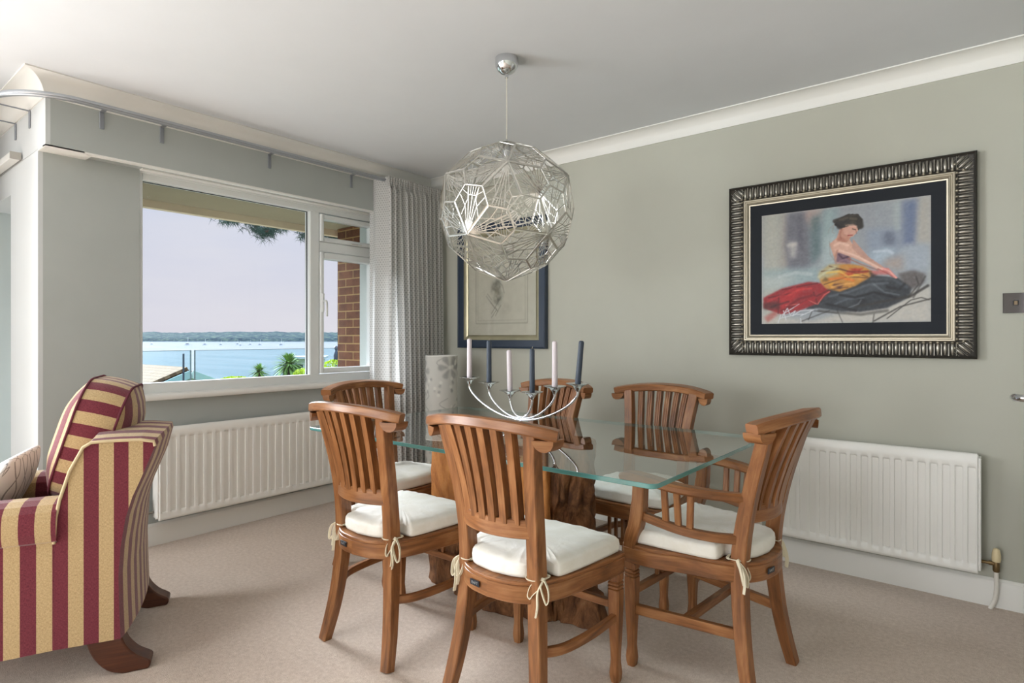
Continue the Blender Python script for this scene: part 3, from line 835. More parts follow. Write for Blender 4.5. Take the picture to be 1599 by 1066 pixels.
def paint_mesh(name, canvas, fn, parent, rough=.5, flip=False, extra=None):
    """mesh of W x H quads with the colours held as face-corner attribute"""
    W, H = canvas.W, canvas.H
    verts = [fn(i/W, j/H) for j in range(H+1) for i in range(W+1)]
    faces = [(j*(W+1)+i, j*(W+1)+i+1, (j+1)*(W+1)+i+1, (j+1)*(W+1)+i) for j in range(H) for i in range(W)]
    me = bpy.data.meshes.new(name); me.from_pydata(verts, [], faces)
    c = canvas.a/255; lin = np.where(c <= .04045, c/12.92, ((c+.055)/1.055)**2.4)
    # average to vertices for smooth look
    pad = np.pad(lin, ((1, 1), (1, 1), (0, 0)), 'edge')
    vc = (pad[:-1, :-1]+pad[1:, :-1]+pad[:-1, 1:]+pad[1:, 1:])/4
    at = me.color_attributes.new('paint', 'FLOAT_COLOR', 'POINT')
    at.data.foreach_set('color', np.concatenate([vc, np.ones(vc.shape[:2]+(1,))], 2).ravel().astype(np.float32))
    me.shade_smooth()
    a = M(name+'_paint', (255, 255, 255), rough, 0, .3)
    n = a.node('Attribute', attribute_name='paint'); a.base(n.outputs['Color'])
    if extra: extra(a, n)
    me.materials.append(a.m)
    ob = bpy.data.objects.new(name, me); COL.objects.link(ob); ob.parent = parent
    return ob

# ---- big painting
pic = thing('framed_painting', (3.11, 0, 1.55), 'large painting of a seated woman in an ornate silver and black frame', 'picture')
X0, X1, Z0, Z1 = 2.568-3.11, 3.657-3.11, 1.085-1.55, 2.008-1.55
def mitre_frame(mb, x0, x1, z0, z1, prof, m=0):
    """prof: list of (inward, out[-y]) ; frame closed around rectangle"""
    cs = [(x0, z0, 1, 1), (x1, z0, -1, 1), (x1, z1, -1, -1), (x0, z1, 1, -1)]
    k = len(prof); vs = []
    for x, z, sx, sz in cs: vs += [V(x+sx*i, -o, z+sz*i) for i, o in prof]
    mb.add(vs, [(c*k+j, c*k+(j+1) % k, ((c+1) % 4)*k+(j+1) % k, ((c+1) % 4)*k+j) for c in range(4) for j in range(k)], m=m)
FR_SIL = plain('aged_silver_leaf', (158, 154, 145), .32, .85, .5, .12)
FR_DK = plain('dark_patina', (52, 49, 44), .5, .5)
FR_TR = plain('champagne_silver', (176, 168, 150), .35, .7, .5, .05)
FR_BLK = plain('black_linen_slip', (42, 45, 50), .8, 0, .2, .05, .3, 500)
mb = MB()
mitre_frame(mb, X0, X1, Z0, Z1, [(0, .002), (0, .034), (.005, .040), (.010, .036), (.016, .030), (.05, .024), (.070, .030), (.074, .030), (.078, .024), (.078, .002)], 0)
rib_sec = 0
def rib(mb, c, along, inward, L=.058, wdt=.0105, m=1):
    # elongated teardrop gadroon with bead at its inner end
    c = Vector(c); A = Vector(along); I = Vector(inward); N = V(0, -1, 0)
    nu, nv = 7, 5; vs = []; fs = []
    for i in range(nu):
        q = i/(nu-1); rr = math.sin(PI*(q*.92+.04))**.6*(.65+.35*q)
        for j in range(nv):
            th = PI*j/(nv-1)
            vs.append(c+I*((q-.5)*L)+A*(wdt*rr*math.cos(th))+N*(.011*rr*math.sin(th)-.001))
    for i in range(nu-1):
        for j in range(nv-1): fs.append((i*nv+j, i*nv+j+1, (i+1)*nv+j+1, (i+1)*nv+j))
    mb.add(vs, fs, m=m)
    b = c+I*(L*.52)+N*.006; vs = []; fs = []
    for i in range(6):
        for j in range(4):
            a = 2*PI*i/6; ph = PI/2*j/3
            vs.append(b+A*(.0065*math.cos(a)*math.cos(ph))+I*(.0065*math.sin(a)*math.cos(ph))+N*(.0075*math.sin(ph)))
    for i in range(6):
        for j in range(3): fs.append((i*4+j, ((i+1) % 6)*4+j, ((i+1) % 6)*4+j+1, i*4+j+1))
    mb.add(vs, fs, m=2)
    # thin bars either side
    for s in (-1, 1):
        vs = [c+A*s*.0145+I*(-L*.5)+N*.004, c+A*s*.0145+I*(L*.42)+N*.004]
        mb.sweep(vs, .0026, .006, A, .001, m=m)
Wf, Hf = X1-X0, Z1-Z0; nx = 35; nz_ = 29
for i in range(nx):
    x = X0+.075+(Wf-.15)*(i+.5)/nx*1.0
    rib(mb, (x, -.029, Z0+.042), (1, 0, 0), (0, 0, 1)); rib(mb, (x, -.029, Z1-.042), (1, 0, 0), (0, 0, -1))
for i in range(nz_):
    z = Z0+.075+(Hf-.15)*(i+.5)/nz_
    rib(mb, (X0+.042, -.029, z), (0, 0, 1), (1, 0, 0)); rib(mb, (X1-.042, -.029, z), (0, 0, 1), (-1, 0, 0))
for sx_, sz_ in ((1, 1), (-1, 1), (1, -1), (-1, -1)):
    cx_ = X0 if sx_ > 0 else X1; cz_ = Z0 if sz_ > 0 else Z1
    for k_ in (-.028, 0, .028):
        I = V(sx_, 0, sz_).normalized(); A_ = V(-sz_, 0, sx_).normalized()
        rib(mb, V(cx_+sx_*.046, -.027, cz_+sz_*.046)+A_*k_*.8, A_, I, .065-abs(k_)*.6)
mb.build('ornate_moulding', [FR_DK, FR_SIL, FR_TR], pic, ang=50)
mb = MB(); e_ = .077
mitre_frame(mb, X0+e_, X1-e_, Z0+e_, Z1-e_, [(0, .002), (0, .028), (.004, .031), (.009, .031), (.012, .026), (.016, .026), (.020, .029), (.025, .026), (.028, .020), (.036, .018), (.036, .002)])
mb.build('silver_trim', FR_TR, pic, ang=30)
mb = MB(); e_ = .111
mitre_frame(mb, X0+e_, X1-e_, Z0+e_, Z1-e_, [(0, .002), (0, .020), (.058, .013), (.058, .002)]); mb.build('black_slip', FR_BLK, pic, ang=30)
# painting pixels, traced in a 1357x1066 working frame
def pq(x, y):
    q = (x-45)/1289; hl, hr = 835., 980.; dl, dr = 1/hl, 1/hr
    s_ = q*dl/(dr+q*(dl-dr)); top = 172-160*q; bot = 1007-15*q
    return (s_, (bot-y)/(bot-top))
def PP(l): return [pq(l[i], l[i+1]) for i in range(0, len(l), 2)]
cv = Canvas(330, 262, (150, 156, 162))
def B(l, col, al=.8, soft=5, tex=.15): cv.poly(PP(l), col, al, max(0, soft-1) if soft < 4 else soft, tex*.35, len(l)+int(l[0]))
B([40, 150, 190, 140, 200, 1010, 40, 1010], (176, 176, 166), .9, 7)
B([190, 150, 240, 150, 250, 560, 180, 620], (168, 160, 150), .8)
B([240, 130, 400, 120, 420, 590, 250, 600, 220, 400], (108, 108, 118), .9)
B([380, 120, 520, 100, 500, 200, 440, 300, 380, 200], (186, 158, 148), .7, 4)
B([410, 190, 500, 150, 510, 460, 420, 560], (88, 110, 114), .8)
B([250, 370, 320, 380, 300, 500, 260, 500], (190, 186, 184), .8, 4)
B([495, 130, 640, 100, 620, 340, 560, 420, 500, 420], (140, 160, 164), .8)
B([640, 90, 900, 70, 900, 420, 800, 420, 820, 200, 640, 200], (148, 152, 158), .8)
B([840, 280, 1100, 260, 1110, 560, 860, 560], (138, 152, 172), .7)
B([1050, 60, 1120, 50, 1100, 300, 1060, 280], (168, 178, 178), .8, 4)
B([1110, 60, 1250, 40, 1220, 400, 1110, 420], (112, 124, 150), .85, 4)
B([1240, 30, 1330, 20, 1330, 400, 1225, 390], (172, 168, 160), .9, 4)
B([970, 300, 1050, 300, 1060, 400, 980, 400], (96, 102, 118), .9, 5)
B([1100, 400, 1330, 380, 1330, 600, 1120, 600], (160, 170, 182), .8)
B([980, 500, 1120, 480, 1120, 590, 960, 560], (170, 152, 138), .7)
B([870, 470, 1010, 420, 1060, 450, 900, 560], (178, 194, 206), .7)
B([50, 590, 500, 560, 480, 680, 60, 740], (150, 170, 174), .8)
B([50, 640, 330, 640, 200, 720, 60, 740], (192, 196, 192), .6)
B([520, 330, 620, 300, 590, 560, 500, 560], (172, 188, 190), .8)
B([430, 980, 700, 900, 1340, 700, 1340, 1000, 50, 1010, 60, 930], (190, 186, 178), .9, 4)
# black sheet
B([470, 790, 560, 720, 760, 680, 900, 630, 1080, 650, 1190, 720, 1170, 800, 1000, 880, 800, 910, 640, 905, 480, 880, 380, 890], (46, 50, 56), .95, 2, .08)
B([560, 800, 760, 760, 900, 690, 1010, 720, 860, 760, 700, 830], (90, 98, 106), .5, 4)
B([1080, 620, 1200, 590, 1290, 620, 1280, 690, 1200, 740, 1120, 690], (84, 76, 74), .75, 3)
B([760, 820, 820, 800, 860, 820, 800, 870], (24, 26, 30), .7, 3)
for l, wd, al in (([760, 870, 1180, 790, 1310, 710], .010, .8), ([480, 900, 800, 930, 1000, 900], .012, .5), ([900, 980, 1100, 870, 1330, 810], .006, .7), ([350, 980, 560, 900], .006, .5), ([890, 990, 900, 930], .005, .5), ([1200, 800, 1290, 640], .007, .5), ([620, 900, 660, 990], .004, .5), ([1160, 800, 1240, 700, 1220, 640], .006, .6), ([400, 970, 430, 900, 620, 920], .004, .6), ([1000, 960, 1180, 820, 1260, 800, 1320, 818], .004, .8)):
    cv.line(PP(l), wd, (50, 48, 46), al, 1.2)
# red skirt
B([60, 800, 200, 730, 400, 680, 500, 690, 570, 750, 460, 850, 330, 900, 200, 930, 60, 880], (148, 32, 38), .95, 2, .1)
B([180, 800, 330, 710, 380, 720, 200, 900], (190, 44, 46), .6, 3)
B([60, 840, 170, 830, 180, 890, 60, 890], (70, 34, 34), .7, 3)
B([60, 950, 150, 900, 170, 930, 90, 990], (170, 70, 64), .6, 3)
for l in ([200, 740, 470, 690], [190, 900, 400, 820, 560, 740], [100, 800, 300, 760], [380, 820, 470, 850, 440, 760], [170, 920, 175, 780]):
    cv.line(PP(l), .006, (96, 22, 28), .7, 1.2)
for l in ([470, 850, 520, 780, 560, 755], [400, 820, 460, 848], [230, 860, 330, 850]): cv.line(PP(l), .005, (226, 110, 100), .7, 1)
# patterned bodice / wrap
B([480, 620, 560, 550, 700, 540, 820, 560, 900, 610, 860, 650, 760, 710, 640, 755, 530, 730, 490, 680], (196, 136, 62), .95, 2, .12)
B([480, 600, 560, 545, 640, 550, 620, 620, 520, 660, 470, 660], (176, 172, 140), .85, 3, .2)
for l, c_ in (([560, 700, 680, 690, 640, 735], (70, 40, 40)), ([640, 620, 760, 600, 720, 650], (188, 70, 44)), ([700, 580, 820, 575, 780, 610], (170, 50, 40)), ([540, 690, 600, 680, 570, 720], (222, 160, 60)), ([760, 650, 840, 620, 800, 670], (214, 150, 70)), ([860, 600, 930, 620, 880, 650], (60, 44, 44)), ([500, 680, 530, 640, 560, 670], (120, 96, 60))):
    B(l, c_, .85, 2, .2)
for l in ([500, 600, 640, 580, 850, 640], [520, 700, 700, 640, 860, 650], [560, 560, 700, 600, 880, 600], [540, 745, 700, 720]): cv.line(PP(l), .005, (80, 52, 40), .6, 1.2)
# torso, arms, head
B([560, 390, 620, 340, 700, 330, 740, 400, 730, 470, 720, 540, 620, 540, 590, 480], (206, 160, 140), .97, 1, .05)
B([620, 450, 720, 480, 720, 545, 610, 530], (110, 86, 104), .85, 2, .2)
B([600, 360, 680, 370, 800, 470, 950, 560, 1000, 590, 960, 600, 820, 530, 700, 480, 590, 440], (212, 168, 150), .97, 1, .05)
B([740, 350, 780, 400, 860, 490, 980, 570, 940, 580, 800, 490, 730, 420], (190, 146, 130), .9, 1, .05)
B([960, 570, 1010, 575, 1080, 650, 1060, 655, 1010, 620, 930, 600], (204, 130, 124), .95, 1)
B([870, 590, 1000, 600, 1010, 625, 900, 625], (196, 112, 108), .8, 2)
B([620, 330, 640, 270, 680, 260, 730, 330, 690, 380, 620, 370], (192, 140, 120), .97, 1, .05)
B([660, 270, 700, 240, 770, 240, 785, 280, 760, 310, 740, 335, 700, 330, 670, 310], (204, 156, 138), .97, 1, .04)
B([600, 250, 590, 220, 640, 190, 700, 160, 780, 160, 812, 200, 805, 250, 780, 290, 770, 250, 720, 250, 690, 262, 640, 272], (52, 48, 44), .95, 1, .1)
B([700, 190, 760, 175, 780, 215, 740, 230], (96, 84, 66), .6, 3)
B([640, 330, 700, 370, 660, 380, 620, 360], (160, 100, 86), .6, 2)
cv.line(PP([700, 325, 735, 322]), .004, (150, 50, 50), .9); cv.line(PP([735, 275, 760, 282]), .004, (60, 40, 36), .9); cv.line(PP([762, 290, 768, 312]), .003, (150, 100, 86), .8)
for l in ([590, 250, 560, 270, 550, 300], [600, 230, 580, 300, 600, 310], [560, 370, 565, 470, 600, 520]): cv.line(PP(l), .003, (150, 140, 130), .6)
for l in ([200, 950, 240, 880, 260, 930, 300, 900, 280, 940, 340, 900, 440, 895, 340, 940], [190, 930, 170, 990], [200, 930, 330, 850], [180, 960, 300, 930, 380, 925], [340, 960, 345, 1000], [210, 900, 230, 970]):
    cv.line(PP(l), .0035, (205, 208, 214), .9)
for l, c_, w_, a_ in (([560, 790, 700, 760, 860, 700, 1000, 690], (104, 112, 120), .010, .55), ([600, 850, 700, 810, 820, 800], (96, 104, 112), .008, .6), ([900, 700, 980, 760, 1090, 780], (120, 128, 134), .007, .5), ([700, 880, 780, 850, 800, 820], (130, 136, 140), .006, .5),
                      ([880, 660, 1040, 660, 1150, 720], (78, 84, 92), .012, .7), ([640, 780, 760, 800, 900, 760, 1060, 800], (20, 22, 26), .010, .7), ([540, 850, 640, 870, 760, 900], (22, 24, 28), .010, .7), ([1000, 720, 1090, 740, 1130, 700], (24, 26, 30), .010, .6),
                      ([250, 780, 330, 740, 420, 730], (206, 60, 58), .009, .7), ([240, 870, 330, 810, 440, 780], (110, 20, 28), .010, .7), ([90, 830, 200, 780, 300, 720], (186, 50, 54), .008, .6), ([120, 870, 250, 830], (60, 24, 28), .008, .6), ([300, 880, 380, 830, 450, 800], (176, 36, 42), .010, .7),
                      ([540, 610, 640, 600, 700, 640, 800, 620], (232, 190, 84), .008, .7), ([560, 660, 660, 650, 740, 670], (226, 120, 50), .010, .7), ([580, 720, 660, 700, 740, 690], (230, 170, 90), .008, .7), ([700, 600, 790, 610, 850, 600], (150, 44, 40), .009, .7), ([480, 640, 540, 600, 600, 570], (206, 206, 170), .010, .6),
                      ([640, 440, 760, 480, 880, 540, 960, 585], (236, 204, 188), .007, .7), ([600, 400, 640, 380, 700, 400], (234, 200, 182), .010, .6), ([700, 500, 800, 545, 930, 590], (156, 100, 88), .005, .7), ([620, 440, 600, 500, 610, 540], (176, 124, 106), .006, .6), ([650, 280, 640, 320, 650, 350], (160, 104, 88), .006, .6),
                      ([690, 250, 740, 245, 775, 262], (226, 184, 166), .008, .6), ([620, 230, 680, 190, 760, 170], (92, 84, 72), .006, .7), ([610, 240, 660, 230, 720, 200], (24, 22, 22), .007, .7), ([640, 260, 680, 240, 700, 250], (90, 80, 66), .005, .6),
                      ([960, 575, 1020, 600, 1070, 650], (236, 170, 160), .005, .8), ([930, 580, 1000, 615, 1040, 640], (150, 70, 70), .004, .7), ([630, 470, 660, 500, 700, 490], (66, 44, 60), .007, .7), ([640, 520, 690, 510, 720, 530], (150, 120, 130), .006, .6),
                      ([180, 640, 300, 610, 420, 620], (206, 212, 210), .014, .4), ([900, 450, 1000, 440, 1040, 460], (206, 216, 224), .010, .5), ([250, 400, 300, 390], (214, 208, 200), .016, .5), ([330, 200, 340, 420], (86, 86, 98), .022, .35), ([1180, 100, 1170, 360], (94, 108, 140), .025, .35), ([560, 150, 545, 300], (160, 178, 178), .022, .4)):
    cv.line(PP(l), w_, c_, a_, 1.3)
for l, c_, w_, a_ in (([625, 222, 650, 240, 640, 255], (46, 42, 40), .024, .95), ([700, 200, 750, 192, 790, 215, 795, 255], (50, 46, 42), .024, .95), ([600, 215, 690, 185], (58, 52, 46), .016, .8), ([720, 195, 765, 200], (104, 92, 74), .010, .5), ([640, 205, 700, 190], (92, 84, 72), .008, .5), ([610, 245, 655, 262], (30, 27, 26), .008, .6)):
    cv.line(PP(l), w_, c_, a_, .6)
cv.noise(2.2, 1, 3)
def pf(u, v): return (X0+.169+(Wf-.338)*u, -.012, Z0+.165+(Hf-.331)*v)
paint_mesh('canvas', cv, pf, pic, .45)
MB().box((0, -.006, 0), (Wf-.04, .008, Hf-.04)).build('backing_board', FR_DK, pic)

# ---- framed drawing behind the lamp
dr = thing('framed_drawing', (.887, 0, 1.567), 'glazed charcoal figure sketch in a dark navy frame hanging behind the pendant lamp', 'picture')
x0, x1, z0, z1 = -.421, .421, -.465, .465
NAVY = plain('navy_frame', (44, 56, 74), .35, 0, .5, .05); GILT = plain('silver_gilt_fillet', (165, 158, 132), .35, .7, .5, .08)
mb = MB(); mitre_frame(mb, x0, x1, z0, z1, [(0, .002), (0, .036), (.006, .040), (.012, .034), (.058, .032), (.062, .026), (.062, .002)]); mb.build('picture_frame', NAVY, dr, ang=30)
mb = MB(); mitre_frame(mb, x0+.061, x1-.061, z0+.061, z1-.061, [(0, .002), (0, .028), (.012, .026), (.034, .014), (.036, .010), (.036, .002)]); mb.build('gilt_fillet', GILT, dr, ang=30)
dcv = Canvas(130, 150, (206, 203, 186))
def dl(l, wd, c=(120, 116, 104), a=.7): dcv.line([(l[i], l[i+1]) for i in range(0, len(l), 2)], wd, c, a, 1.0)
for q, a in ((.12, .9), (.15, .4)): dl([q, q, 1-q, q, 1-q, 1-q, q, 1-q, q, q], .0035, (150, 146, 130), a)
dcv.poly([(.36, .50), (.42, .56), (.47, .55), (.50, .46), (.50, .36), (.46, .30), (.40, .34), (.42, .42), (.36, .44)], (110, 108, 96), .75, 3, .3, 5)
dcv.poly([(.40, .46), (.46, .48), (.47, .40), (.42, .38)], (166, 160, 140), .6, 2)
dcv.poly([(.5, .32), (.62, .30), (.64, .24), (.5, .22)], (176, 172, 156), .5, 3, .3, 8)
for l in ([.28, .40, .40, .28, .46, .24], [.34, .34, .44, .26, .36, .18], [.30, .42, .36, .36], [.36, .22, .50, .38], [.42, .2, .5, .3], [.44, .55, .52, .50, .55, .42]): dl(l, .004, (112, 108, 98), .6)
dcv.noise(2, 2, 4)
paint_mesh('drawing', dcv, lambda u, v: (x0+.095+(.842-.19)*u, -.010, z0+.095+(.93-.19)*v), dr, .6)
MB().box((0, -.005, 0), (.8, .006, .89)).build('backing_board', FR_DK, dr)
MB().box((0, -.0135, 0), (.66, .002, .748)).build('picture_glass', PGLASS, dr)

# ------------------------------------------------------------------ radiators
def radiator(loc, length, rz, label, valve_side, flutes, valve_mat, name='radiator'):
    """local: x along wall, +y out of the wall; origin at floor, wall plane"""
    t = thing(name, loc, label, 'radiator', rz)
    zb, zt = .155, .672; h = zt-zb; pitch = length/flutes
    yb = .098
    def fy(u, v):
        x = u*length; z = zb+v*h
        # fluted front: recessed channels
        ph = (x/pitch) % 1; d = 0
        fx_ = abs(ph-.5)*2           # 0 at centre of channel
        ch_ = max(0, min(1, (1-fx_-.34)/.20)); ch_ = ch_*ch_*(3-2*ch_)
        zf = min(max(0, min(1, (v-.075)/.035)), max(0, min(1, (.90-v)/.035))); zf = zf*zf*(3-2*zf)
        return (x, yb-.019*ch_*zf, z)
    mb = MB(); nu = flutes*12+1
    vs = [0, .012, .03, .075, .085, .1, .11, .3, .5, .7, .865, .875, .89, .90, .93, .97, 1]
    verts = []; 
    for i in range(nu):
        for v in vs:
            u = i/(nu-1); p = list(fy(u, v))
            if v in (0, 1): p[1] -= .008
            if i in (0, nu-1): p[1] -= .008
            verts.append(p)
    k = len(vs)
    mb.add(verts, [(i*k+j, (i+1)*k+j, (i+1)*k+j+1, i*k+j+1) for i in range(nu-1) for j in range(k-1)])
    mb.build('front_panel', RADW, t, ang=60)
    mb = MB(); mb.box((length/2, yb-.012, (zb+zt)/2), (length-.002, .008, h-.004), ch=.002)
    mb.box((length/2, .030, (zb+zt)/2-.004), (length-.01, .014, h), ch=.004)
    mb.build('rear_panel', RADW, t)
    mb = MB()
    for i in range(2): mb.box((-.004 if i == 0 else length+.004, .060, (zb+zt)/2), (.010, .066, h-.03), ch=.003)
    mb.build('side_panel', RADW, t)
    mb = MB()
    for x in [length*q for q in (.12, .88)]: mb.box((x, .0115, .42), (.03, .023, .40), ch=.002)
    mb.build('wall_bracket', RADW, t)
    vx = -.06 if valve_side < 0 else length+.06
    ex = -.008 if valve_side < 0 else length+.008
    mb = MB().tube([(ex, .045, .20), ((vx+ex)/2, .045, .20)], .007, 10).tube([((vx+ex)/2, .045, .20), (vx, .045, .20)], .010, 8)
    mb.lathe([(0, .165), (.010, .165), (.013, .17), (.013, .195), (.011, .21), (0, .212)], (vx, .045, 0), 16)
    vb = mb.build('valve_body', BRASS if valve_mat else CHROMED, t, ang=40)
    mb = MB().lathe([(0, .21), (.015, .21), (.0165, .222), (.016, .24), (.012, .262), (.008, .266), (0, .267)] if valve_mat else [(0, .21), (.017, .212), (.019, .222), (.019, .25), (.016, .268), (.009, .276), (0, .277)], (vx, .045, 0), 20)
    mb.build('valve_cap', CREAMC if valve_mat else UPVC, t, ang=40)
    sx = .02 if valve_mat else -.004
    MB().tube(bez([(vx, .045, .168), (vx, .045, .09), (vx+sx*.3, .043, .04), (vx+sx, .042, .0)], 5), .0085, 12).build('pipe', PIPE, t, ang=60)
    return t
# local x to the right along the wall as seen in the room
radiator((3.662, 0, 0), .86, PI, 'white fluted panel radiator under the large painting, right of the armchair', -1, 19, True)
radiator((0, -.63, 0), 1.40, -PI/2, 'long white fluted panel radiator under the window, beside the striped armchair', 1, 28, False)

# ------------------------------------------------------------------ light switch
sw = thing('wall_switch', (3.787, 0, 1.33), 'square polished chrome wall switch to the right of the large painting', 'switch')
MB().box((0, -.004, 0), (.086, .006, .087), ch=.001).build('switch_plate', plain('dimmed_chrome', (112, 108, 112), .12, 1), sw)  # chrome plate; a dimmer reflection is put into its darkened colour
MB().box((0, -.008, 0), (.020, .006, .022), ch=.001).build('switch_bezel', plain('black_insert', (30, 30, 34), .4), sw)
MB().box((0, -.012, 0), (.014, .004, .016), ch=.002).build('switch_rocker', plain('bronze_rocker', (120, 104, 84), .3, .8), sw)

# ------------------------------------------------------------------ curtain track
TZ = 2.335; TX = .25
track = thing('curtain_track', (TX, -1.3, TZ), 'long silver curtain track curving round the corner above the window', 'curtain track')
path = [(0, 1.22, 0), (0, -1.02, 0)]
cx0, cy0, r0 = -.26, -1.02, .26
rel = [V(0, y, 0) for y in (1.22, .6, 0, -.5, -1.0)]
for k in range(1, 15):
    a = math.radians(90*k/14); rel.append(V(-.30+.30*math.cos(a), -1.12-.30*math.sin(a)+.0, 0))
rel += [V(-.8, -1.42, 0), V(-1.5, -1.42, 0)]
rel = [V(p.x, p.y, p.z) for p in rel]
MB().sweep(rel, .026, .022, [V(0, 0, 1)]*len(rel), .003, m=0).build('track_rail', ALU, track, ang=40)
inner = []
for i, p in enumerate(rel):
    t_ = (rel[min(i+1, len(rel)-1)]-rel[max(i-1, 0)]).normalized(); inner.append(p+V(-t_.y*-1, t_.x*-1, 0)*-.014)
MB().sweep(inner, .010, .010, V(0, 0, 1), .002).build('track_lip', ALU, track, ang=40)
for y in (-2.315, -2.03, -1.40, -.78):
    b = MB(); yy = y+1.3
    b.box((-.117, yy, -.035), (.005, .022, .085), ch=.002)
    b.box((-.062, yy, .010), (.11, .020, .005), ch=.001)
    b.build('track_bracket', plain('bracket_metal', (146, 150, 156), .4, .4) if 'bracket_metal' not in bpy.data.materials else bpy.data.materials['bracket_metal'], track)
for x in (-.14, -.43):
    b = MB(); xx = x-TX
    b.box((xx, YR+1.3-.004, -.035), (.022, .006, .085), ch=.002)
    b.box((xx, YR+1.3-.09, .010), (.012, .17, .005), ch=.001)
    b.build('track_bracket', plain('bracket_metal', (146, 150, 156), .4, .4) if 'bracket_metal' not in bpy.data.materials else bpy.data.materials['bracket_metal'], track)
hr = thing('blind_headrail', (-.30, YR, 2.14), 'slim white blind headrail fixed on the white wall left of the window', 'blind')
MB().box((-.6, -.03, 0), (1.2, .045, .036), ch=.003).build('headrail', WHITE, hr)
MB().box((.004, -.03, 0), (.008, .047, .038), ch=.001).build('end_cap', plain('grey_cap', (170, 166, 158), .4), hr)

# ------------------------------------------------------------------ curtain
def curtain_mat():
    a = M('curtain_fabric', (176, 172, 166), .9, 0, .15)
    uv = a.coord('UV'); sp = a.node('SeparateXYZ'); a.link(uv, sp.inputs[0])
    row = a.math('FLOOR', a.math('MULTIPLY', sp.outputs[1], 60))
    par = a.math('MODULO', row, 2)
    u = a.math('ADD', a.math('MULTIPLY', sp.outputs[0], 46), a.math('MULTIPLY', par, .5))
    fu = a.math('ABSOLUTE', a.math('SUBTRACT', a.math('FRACT', u), .5))
    fv = a.math('ABSOLUTE', a.math('SUBTRACT', a.math('FRACT', a.math('MULTIPLY', sp.outputs[1], 60)), .5))
    m1 = a.math('LESS_THAN', fu, .24); m2 = a.math('LESS_THAN', fv, .26)
    k = a.math('MULTIPLY', m1, m2)
    v = a.coord(); n = a.noise(v, 300, 3)
    c = a.mix(a.math('MULTIPLY', k, .5), a.ramp(n, [(.3, (226, 225, 222)), (.7, (238, 237, 235))]), (160, 158, 156))
    a.base(c); a.bump(n, .2, .002)
    tr = a.node('BsdfTranslucent'); a.link(c, tr.inputs[0]); ms = a.node('MixShader'); ms.inputs[0].default_value = .42
    a.link(a.b.outputs[0], ms.inputs[1]); a.link(tr.outputs[0], ms.inputs[2]); a.link(ms.outputs[0], a.out.inputs[0])
    return a.m
CURT = curtain_mat()
cu = thing('curtain', (.25, -.32, 0), 'floor-length grey patterned curtain gathered in the corner beside the window', 'curtain')
NF = 11
def cur(u, v):
    # u along, v up
    z = .02+v*(2.355-.02)
    spread = (1-v)
    if u < .14:
        q = u/.14
        x = .085+.205*q; y = -.592+.01*q
        x += .012*math.sin(q*9)*(.4+spread)
        y += -.02*math.sin(PI*q)*spread+ .012*math.sin(q*7+1)
        return (x-.25, y+.32, z)
    q = (u-.14)/.86
    amp = .022+.022*spread
    ph = q*NF*2*PI
    fold = math.sin(ph+.7*math.sin(q*13+spread*2.2))+.25*math.sin(2.1*ph+spread*3)
    if v > .965: fold = math.sin(ph*2)*.5; amp = .018
    y = -.582+q*(.53+.005*spread)
    x = .298+.03*q*spread+.03*spread*math.sin(q*4)
    x += amp*fold; y += .010*math.cos(ph*.5+spread*2)*spread
    return (x-.25, min(y, -.03)+.32, z)
MB().grid(cur, 330, 46, uvf=lambda u, v: (u*1.9, v*2.33)).build('curtain_panel', CURT, cu, ang=180)
hk = MB()
hk.grid(lambda u, v: tuple(V(*cur(.14+.86*u, .965+.035*v))+V(-.012, 0, 0)), 60, 3)
hk.build('heading_tape', CURT, cu, ang=180)

# ------------------------------------------------------------------ floor lamp with floral shade
SHW, SHH = 216, 300
sc_ = Canvas(SHW, SHH, (206, 205, 199))
G1 = (160, 160, 157); G2 = (148, 148, 146)
def flower(cx_, cy_, r, n=6, rot=0, col=G1):
    asp = (PI*.235)/1.05
    for k in range(n):
        a = rot+2*PI*k/n; pts = []
        for q, wv in ((.18, .02), (.5, .16), (.8, .26), (.97, .20), (1.02, 0), (.97, -.20), (.8, -.26), (.5, -.16), (.18, -.02)):
            d = r*q; px_ = d*math.cos(a)-r*wv*math.sin(a); py_ = d*math.sin(a)+r*wv*math.cos(a)
            pts.append((cx_+px_/asp, cy_+py_))
        sc_.poly(pts, col, .9, 1, .1, k)
    sc_.line([(cx_, cy_-.0), (cx_, cy_+.001)], .012, (222, 221, 214), .9)
def leaf(cx_, cy_, r, a, col=G2): flower(cx_+0, cy_, r, 1, a, col)
for i, off in enumerate((0, .34, .68)):
    for yy, rr in ((.89, .085), (.55, .07), (.22, .085)):
        flower((off+.03*math.sin(yy*9)) % 1, yy+(.03 if i == 1 else 0), rr, 6, .5+yy*3+i)
rs = random.Random(5)
for k in range(70): leaf(rs.random(), rs.random(), rs.uniform(.02, .045), rs.uniform(0, 6.28), G1 if k % 2 else G2)
for k in range(16):
    x = rs.random(); y = rs.random(); pts = [(x+.05*math.sin(j*.7+k), y+j*.012) for j in range(12)]
    sc_.line(pts, .0035, (168, 168, 164), .8)
fl = thing('floor_lamp', (.596, -.334, 0), 'tall white cylindrical floor lamp with grey floral pattern standing in the corner', 'floor lamp')
rL = .116
def shf(u, v): a = -2*PI*u+2.1; return (rL*math.cos(a), rL*math.sin(a), .02+1.03*v)
paint_mesh('lamp_shade', sc_, shf, fl, .7)
MB().lathe([(rL+.0005, 1.046), (rL+.0005, 1.052), (rL-.003, 1.052), (rL-.003, 1.04)], n=64).lathe([(0, 0), (rL, 0), (rL, .022), (0, .022)], n=64).build('shade_rim', WHITE, fl, ang=40)
MB().tube([(0, 0, .02), (0, 0, .8)], .008, 8).build('lamp_stem', ALU, fl)

